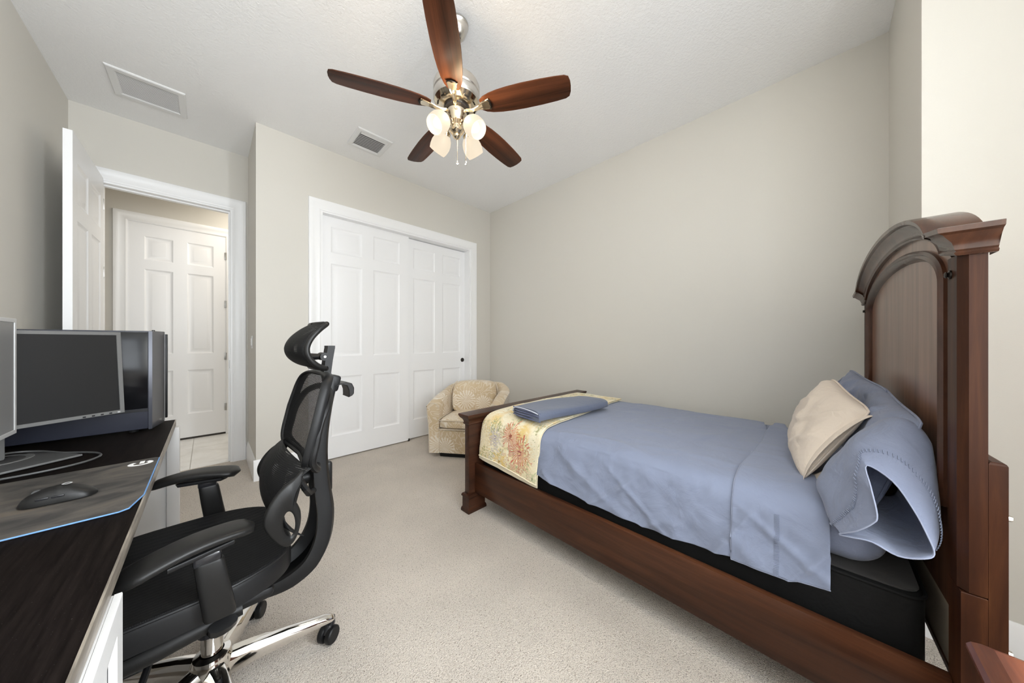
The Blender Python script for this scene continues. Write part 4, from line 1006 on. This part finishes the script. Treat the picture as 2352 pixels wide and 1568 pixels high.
# floral blanket across the foot
BLP = [(x + (.010 if x > 2.6 else 0), z) for x, z in SHP[3:-1]] + [(1.370, .40), (1.368, .345)]
BLP = [(2.57, .664)] + BLP[1:]
bk = thing('floral_blanket', 'yellow cream blanket printed with red flowers over the foot of the bed', 'blanket', (2.0, 1.42, .66)); f_ = W(bk)
bhem = lambda y: nmap(y, [1.12, 1.2, 1.35, 1.5, 1.7], [.352, .356, .374, .388, .395])
bY = lambda v, x: (1.145 + .075 * max(0, min(1, (x - 1.4) / 1.2)) + .012 * math.sin(x * 6)) * (1 - v) + 1.693 * v
def bwr(q, k): return (-1 if k > 0 else 1) * (fb3((q.x, q.y, q.z), 7, 2) * .004 + (.007 * max(0, math.sin(q.y * 16 + 1.2)) * max(0, (q.y - 1.45) / .25) if True else 0))
def unroll(rings):
    uv = {}
    for r in rings:
        k0 = min(range(len(r)), key=lambda i: abs(r[i].x - 1.43) + abs(r[i].z - .655)); acc = [0] * len(r)
        for i in range(1, len(r)): acc[i] = acc[i - 1] + (r[i] - r[i - 1]).length
        for i, p in enumerate(r): uv[(round(p.x, 5), round(p.y, 5), round(p.z, 5))] = (acc[i] - acc[k0], p.y)
    return uv
def cloth(name, rings, mat, par, f_, th, uvm=True):
    ctr = Vector(par.location); uv = unroll(rings)
    look = {(round(a - ctr.x, 4), round(b - ctr.y, 4), round(c - ctr.z, 4)): t for (a, b, c), t in uv.items()}
    def uf(v, n): return look.get((round(v.x, 4), round(v.y, 4), round(v.z, 4)), (0, v.y + ctr.y))
    return MB().loft(rings, closed=False).map(f_).build(name, mat, par, 80, uvf=uf, mods=[('SOLIDIFY', dict(thickness=th, offset=1)), ('SUBSURF', dict(levels=1, render_levels=1))])
rb = sheet_mesh(BLP, 46, lambda y: bhem(y) - .026 - .012 * math.sin((y - 1.2) * 6), bY, .007, bwr, .004)
cloth('under_layer', rb, 'blanket_back', bk, f_, .004)
rt = sheet_mesh(BLP, 46, bhem, lambda v, x: bY(v * .97, x), .017, bwr, .004)
cloth('printed_layer', rt, 'floral_blanket', bk, f_, .005)
edge = [r[-1] for r in rt]
MB().tube([p + Vector((-.004, 0, 0)) for p in edge], .0045, 8).map(f_).build('blanket_binding', 'blanket_back', bk, label='cream binding along the hanging edge')
# folded sheet on the blanket
fo = thing('folded_sheet', 'thick folded blue sheet with white piping lying on the floral blanket', 'sheet', (1.80, 1.285, .692), R(-6))
m = MB(); rings = []
for k in range(15):
    t_ = k / 14; x = -.365 + .73 * t_
    rd = min(1, (max(0, 1 - (max(0, t_ - .80) / .2) ** 2)) ** .5 + .25)
    hy = .150 * (.97 + .03 * math.sin(3 * t_)) * rd; top_ = .068 * (1 - .25 * max(0, t_ - .6)) * (0.45 + .55 * rd)
    ring = []
    for q in np.linspace(0, 2 * PI, 30, endpoint=False):
        c, s_ = math.cos(q), math.sin(q)
        ring.append((x + .022 * c * (1 if t_ < .5 else 0), hy * math.copysign(abs(c) ** .5, c), top_ / 2 + top_ / 2 * math.copysign(abs(s_) ** .45, s_) + .004 * math.sin(x * 9 + c * 3)))
    rings.append(ring)
m.loft(rings).build('folded_body', 'blue_folded', fo, 60)
for k in range(4):
    z = .010 + .015 * k
    MB().tube(smoothpath([(-.376 + .010 * math.sin(k * 2.1), -.142, z), (-.374, -.05, z + .003 * math.sin(k)), (-.372, .06, z + .002), (-.350, .140, z)], 4), .0048, 8).build('fold_layer', 'dark_blue_inside', fo)
MB().tube(smoothpath([(-.352, .150, .024), (-.374, .10, .060), (-.378, .02, .067), (-.385, -.08, .064), (-.380, -.142, .052)], 6), .0030, 6).build('white_piping', 'white_hem', fo)
# pillows
def pillow(name, label, BL, BR, TR, TL, th, mat, seed, n=34, pinch=.06, wr=.010):
    c = [Vector(p) for p in (BL, BR, TR, TL)]; ctr = sum(c, Vector()) / 4
    t = thing(name, label, 'pillow', tuple(Vector((ctr.x, ctr.y, min(p.z for p in c)))))
    nrm = ((c[1] - c[0]).cross(c[3] - c[0])).normalized(); o = Vector(t.location)
    m = MB(); top, bot = [], []
    for j in range(n + 1):
        rt_, rb_ = [], []
        for i in range(n + 1):
            u, v = i / n * 2 - 1, j / n * 2 - 1
            uu = u * (1 - pinch * (1 - v * v) * abs(u) ** 2 - .07 * v ** 6); vv = v * (1 - pinch * (1 - u * u) * abs(v) ** 2 - .07 * u ** 6)
            a, b = (uu + 1) / 2, (vv + 1) / 2
            p = c[0] * (1 - a) * (1 - b) + c[1] * a * (1 - b) + c[2] * a * b + c[3] * (1 - a) * b
            h = th / 2 * max(0, (1 - abs(u) ** 3) * (1 - abs(v) ** 3)) ** .5
            ed_ = min(1, 4 * min(1 - abs(u), 1 - abs(v)) + .0)
            w1 = (ridge((p.x * 1.2 + p.z, p.z * .5, p.y + seed), 5.0) * wr * 2.4 + fb3((p.x, p.y + seed, p.z), 9, 4) * wr * 1.3) * ed_
            rt_.append(p + nrm * h * .45); rb_.append(p - nrm * (h + w1))
        top.append(rt_); bot.append(rb_)
    m.loft(top, closed=False); m.loft([r[::-1] for r in bot], closed=False)
    bmesh.ops.remove_doubles(m.bm, verts=list(m.bm.verts), dist=1e-5)
    m.map(lambda v: Vector(v) - o)
    m.build('pillow_body', mat, t, 80, mods=[('SUBSURF', dict(levels=1, render_levels=1))])
    rim = [top[0][i] for i in range(n + 1)] + [top[j][n] for j in range(1, n + 1)] + [top[n][i] for i in range(n - 1, -1, -1)] + [top[j][0] for j in range(n - 1, 0, -1)]
    MB().tube([p - o for p in rim], .0035, 6, loop=True, up=nrm).build('pillow_seam', mat, t)
    return t, o
pillow('pillow', 'blue pillow at the far side of the headboard, behind the cream one', (1.92, -.115, .655), (2.54, -.070, .655), (2.52, -.115, 1.040), (1.88, -.188, 1.000), .110, 'blue_cotton_pillow', 3)
cp_, co_ = pillow('pillow', 'cream pillow leaning in front of the blue pillows', (1.560, .050, .662), (2.14, .110, .672), (2.03, -.040, 1.025), (1.675, -.132, .940), .140, 'cream_cotton', 9, wr=.007)
# open end of the cream case
m = MB(); r0, r1 = [], []
for q in np.linspace(0, 2 * PI, 22, endpoint=False):
    c, s_ = math.cos(q), math.sin(q)
    ax = Vector((1.622, -.052, .798)); al = Vector((.040, -.080, .120)); ac = Vector((-.006, .040, .016))
    r0.append(ax + Vector((.05, .012, -.002)) + al * 1.0 * s_ + ac * .9 * c - co_); r1.append(ax + Vector((-.022, -.004, -.008)) + al * 1.18 * s_ + ac * 1.0 * c - co_)
m.loft([r0, r1], True, False, False).build('case_end', 'cream_cotton', cp_, 80, mods=[('SOLIDIFY', dict(thickness=.003)), ('SUBSURF', dict(levels=1, render_levels=1))])
np_, no_ = pillow('pillow', 'blue pillow with a gaping open case at the near side of the headboard', (1.46, -.110, .645), (2.05, -.105, .660), (2.02, -.185, 1.005), (1.46, -.212, .955), .115, 'blue_cotton_pillow', 5, wr=.013)
hem_ = [(1.355, -0.094, 0.826), (1.335, -0.14, 0.801), (1.315, -0.173, 0.742), (1.295, -0.192, 0.691), (1.285, -0.2, 0.655), (1.27, -0.182, 0.642), (1.265, -0.141, 0.631), (1.265, -0.097, 0.647), (1.27, -0.058, 0.64), (1.28, -0.038, 0.635), (1.262, -0.069, 0.665), (1.255, -0.098, 0.701), (1.26, -0.106, 0.725), (1.3, -0.098, 0.783)]
bod_ = [(1.5, -0.087, 0.894), (1.5, -0.165, 0.957), (1.48, -0.218, 0.935), (1.46, -0.226, 0.87), (1.46, -0.226, 0.772), (1.46, -0.214, 0.666), (1.48, -0.163, 0.637), (1.48, -0.112, 0.645), (1.48, -0.065, 0.654), (1.46, -0.008, 0.66), (1.46, 0.013, 0.697), (1.46, 0.005, 0.748), (1.47, -0.018, 0.791), (1.48, -0.048, 0.835)]
hm = smoothpath(hem_, 4, loop=True); bd = smoothpath(bod_, 4, loop=True); nh = len(hm)
bc = Vector((1.475, -.11, .775))
m = MB(); rings = []
for k, f in enumerate((-.45, -.2, 0, .2, .4, .6, .8, .92, 1.0)):
    ring = []
    for i, p in enumerate(hm):
        el = bd[i]
        if f < 0: q = el + Vector((-f * .30, 0, 0)); q.y += (bc.y - q.y) * (-f) * .9; q.z += (bc.z - q.z) * (-f) * .5
        else:
            q = el.lerp(p, f); o_ = (q - bc); o_.x = 0; o_ = o_.normalized() if o_.length > 1e-4 else o_
            q += o_ * .012 * math.sin(PI * f)
        if -.3 < f < 1: q += Vector((0, fb3((q.x, q.y, q.z + 2), 13, 3) * .009, fb3((q.x, q.y + 5, q.z), 13, 3) * .009))
        q.y = max(q.y, -.228)
        ring.append(q - no_)
    rings.append(ring)
m.loft(rings, True, False, False).build('pillowcase_end', 'blue_cotton_pillow', np_, 80, mods=[('SOLIDIFY', dict(thickness=.003, offset=-1)), ('SUBSURF', dict(levels=1, render_levels=1))])
MB().tube([p - no_ for p in hm], .0018, 6, loop=True, up=(1, 0, 0)).build('pillowcase_hem', 'pale_hem', np_)
stm = MB(); sr = [(a * .5 + b * .5) for a, b in zip(rings[5], rings[6])]
for i in range(nh):
    p = sr[i]; q = sr[(i + 1) % nh]; ctr = sum(sr, Vector()) / nh; o_ = (p - ctr).normalized() * .003
    for f in (.25, .75):
        z = p.lerp(q, f) + o_; ax = (rings[6][i] - rings[5][i]).normalized() * .006
        stm.tube([z - ax, z + o_ * .3, z + ax], .0013, 5)
stm.build('hem_stitching', 'blue_cotton', np_, 60, kind='stuff')
# ================================================================== tub armchair in the corner
ac = thing('armchair', 'low beige tub armchair with pale palm leaf pattern in the room corner', 'armchair', (2.105, 2.735, 0), R(-54.4))
def upath(hw, yb, yf, n=13):
    """U plan: front left, round the back, front right (front is -y)"""
    pts = [(-hw * (1.0 - .02), yf), (-hw, yf + .10), (-hw, yf + .22)]
    for a in np.linspace(PI, 0, n): pts.append((hw * math.cos(a), yb - hw * .82 + hw * .82 * math.sin(a)))
    return pts + [(hw, yf + .22), (hw, yf + .10), (hw * (1.0 - .02), yf)]
HWc = .318; path = upath(HWc, .335, -.345)
P2 = smoothpath([(x, y, 0) for x, y in path], 3); n = len(P2); m = MB(); rings = []
for i, p in enumerate(P2):
    d = (P2[min(i + 1, n - 1)] - P2[max(i - 1, 0)]).normalized(); o_ = Vector((-d.y, d.x, 0))
    if o_.dot(Vector((p.x, p.y - .0, 0))) < 0: o_ = -o_
    s = abs(2 * i / (n - 1) - 1)                                  # 1 at the front, 0 at the back
    zt_ = .700 - .145 * max(0, (s - .35) / .65) ** 1.15
    th_ = .050; fl = .030
    sec = [(-th_, .26), (-th_, zt_ - .05), (-th_ * .85 + fl * .2, zt_ - .018), (-th_ * .3 + fl * .5, zt_), (th_ * .4 + fl, zt_ - .004), (th_ * .95 + fl, zt_ - .030), (th_ + fl * .8, zt_ - .075), (th_ + .004, .30), (th_, .045)]
    sec.append((-th_, .045))
    rings.append([p + o_ * a + Vector((0, 0, z)) for a, z in sec])
m.loft(rings).build('chair_shell', 'palm_upholstery', ac, 50, uvf=lambda v, n: (math.atan2(v.y, v.x) * .42, v.z))
for e in (0, n - 1):
    MB().tube([rings[e][k] for k in range(1, 9)], .005, 6).build('welt', 'welt_cord', ac)
def dplan(hw, yf, yb, k=16):
    pts = [(-hw, yf + .02), (-hw + .02, yf), (hw - .02, yf), (hw, yf + .02)]
    for a in np.linspace(0, PI, k): pts.append((hw * math.cos(a), yb - hw * .75 + hw * .75 * math.sin(a)))
    return pts
def puffy(plan, z0, z1, crown, ins=.02):
    rings = []; c = Vector((sum(x for x, y in plan) / len(plan), sum(y for x, y in plan) / len(plan)))
    for f, z in ((.97, z0), (1, z0 + ins), (1.005, (z0 + z1) / 2), (1, z1 - ins), (.965, z1), (.80, z1 + crown * .55), (.5, z1 + crown * .9), (.2, z1 + crown)):
        rings.append([(c.x + (x - c.x) * f, c.y + (y - c.y) * f, z) for x, y in plan])
    return rings
MB().loft(puffy(dplan(.268, -.352, .27), .048, .285, 0.0, .006)).build('front_panel', 'palm_upholstery', ac, 50, uvf=boxuv)
MB().loft(puffy(dplan(.262, -.372, .20), .292, .392, .030, .022)).build('seat_cushion', 'palm_upholstery', ac, 60, uvf=boxuv, mods=[('SUBSURF', dict(levels=1, render_levels=1))])
for z in (.300, .388): MB().tube([(x * 1.004, y * 1.004, z) for x, y in dplan(.262, -.372, .20)], .0045, 6, loop=True).build('welt', 'welt_cord', ac)
m = MB(); rings = []
for z, f, dy in ((.40, .90, .0), (.42, 1, -.012), (.52, 1.02, -.020), (.62, 1.0, -.012), (.690, .95, .012), (.722, .86, .045), (.728, .70, .075)):
    ring = []
    for a in np.linspace(R(22), R(158), 16): ring.append((.285 * f * math.cos(a), -.02 + .232 * math.sin(a) + dy, z))
    for a in np.linspace(R(158), R(22), 16): ring.append((.240 * f * math.cos(a), -.055 + .125 * math.sin(a) + dy - .03, z))
    rings.append(ring)
m.loft(rings).build('back_cushion', 'palm_upholstery', ac, 60, uvf=lambda v, n: (v.x * 1.0 + .15, v.z), mods=[('SUBSURF', dict(levels=1, render_levels=1))])
for sx in (-1, 1):
    pts = [(sx * .262, .055, .40), (sx * .275, .045, .50), (sx * .272, .050, .62), (sx * .250, .075, .695), (sx * .215, .10, .727)]
    MB().tube(smoothpath(pts, 4), .0045, 6).build('welt', 'welt_cord', ac)
MB().loft([[(x * .90, y * .90, z) for x, y in dplan(.30, -.34, .33)] for z in (.0, .05)]).build('swivel_plinth', 'black_plastic', ac)

# ================================================================== nightstand
ns = thing('nightstand', 'reddish brown wooden nightstand, its top corner in the lower right', 'nightstand', (.66, -.43, 0)); f_ = W(ns)
nx0, nx1, ny0, ny1 = .36, .912, -.64, -.1735
m = MB(); rings = []
for d, z in ((-.022, .652), (-.010, .657), (-.006, .663), (.0, .668), (.0, .674), (-.004, .682), (-.012, .689), (-.022, .693)):
    rings.append([(nx0 - d, ny0 - d, z), (nx1 + d, ny0 - d, z), (nx1 + d, ny1 + d, z), (nx0 - d, ny1 + d, z)])
m.loft(rings).map(f_).build('nightstand_top', 'nightstand_wood', ns, 20)
MB().box((nx0 + .03, ny0 + .03, .08), (nx1 - .03, ny1 - .03, .654), .003).map(f_).build('cabinet_body', 'nightstand_wood', ns)
for za, zb in ((.11, .36), (.38, .62)):
    d_ = MB().box((nx0 + .05, ny1 - .031, za), (nx1 - .05, ny1 - .016, zb), .004).map(f_).build('drawer', 'nightstand_wood', ns)
    MB().lathe([(.008, 0), (.008, .010), (.016, .018), (.014, .026), (0, .028)], ((nx0 + nx1) / 2, ny1 - .016, (za + zb) / 2), Matrix.Rotation(R(-90), 4, 'X'), 16).map(f_).build('knob', 'dark_metal', d_)
for x in (nx0 + .02, nx1 - .07):
    for y in (ny0 + .02, ny1 - .07): MB().box((x, y, 0), (x + .05, y + .05, .085), .004).map(f_).build('foot', 'nightstand_wood', ns)
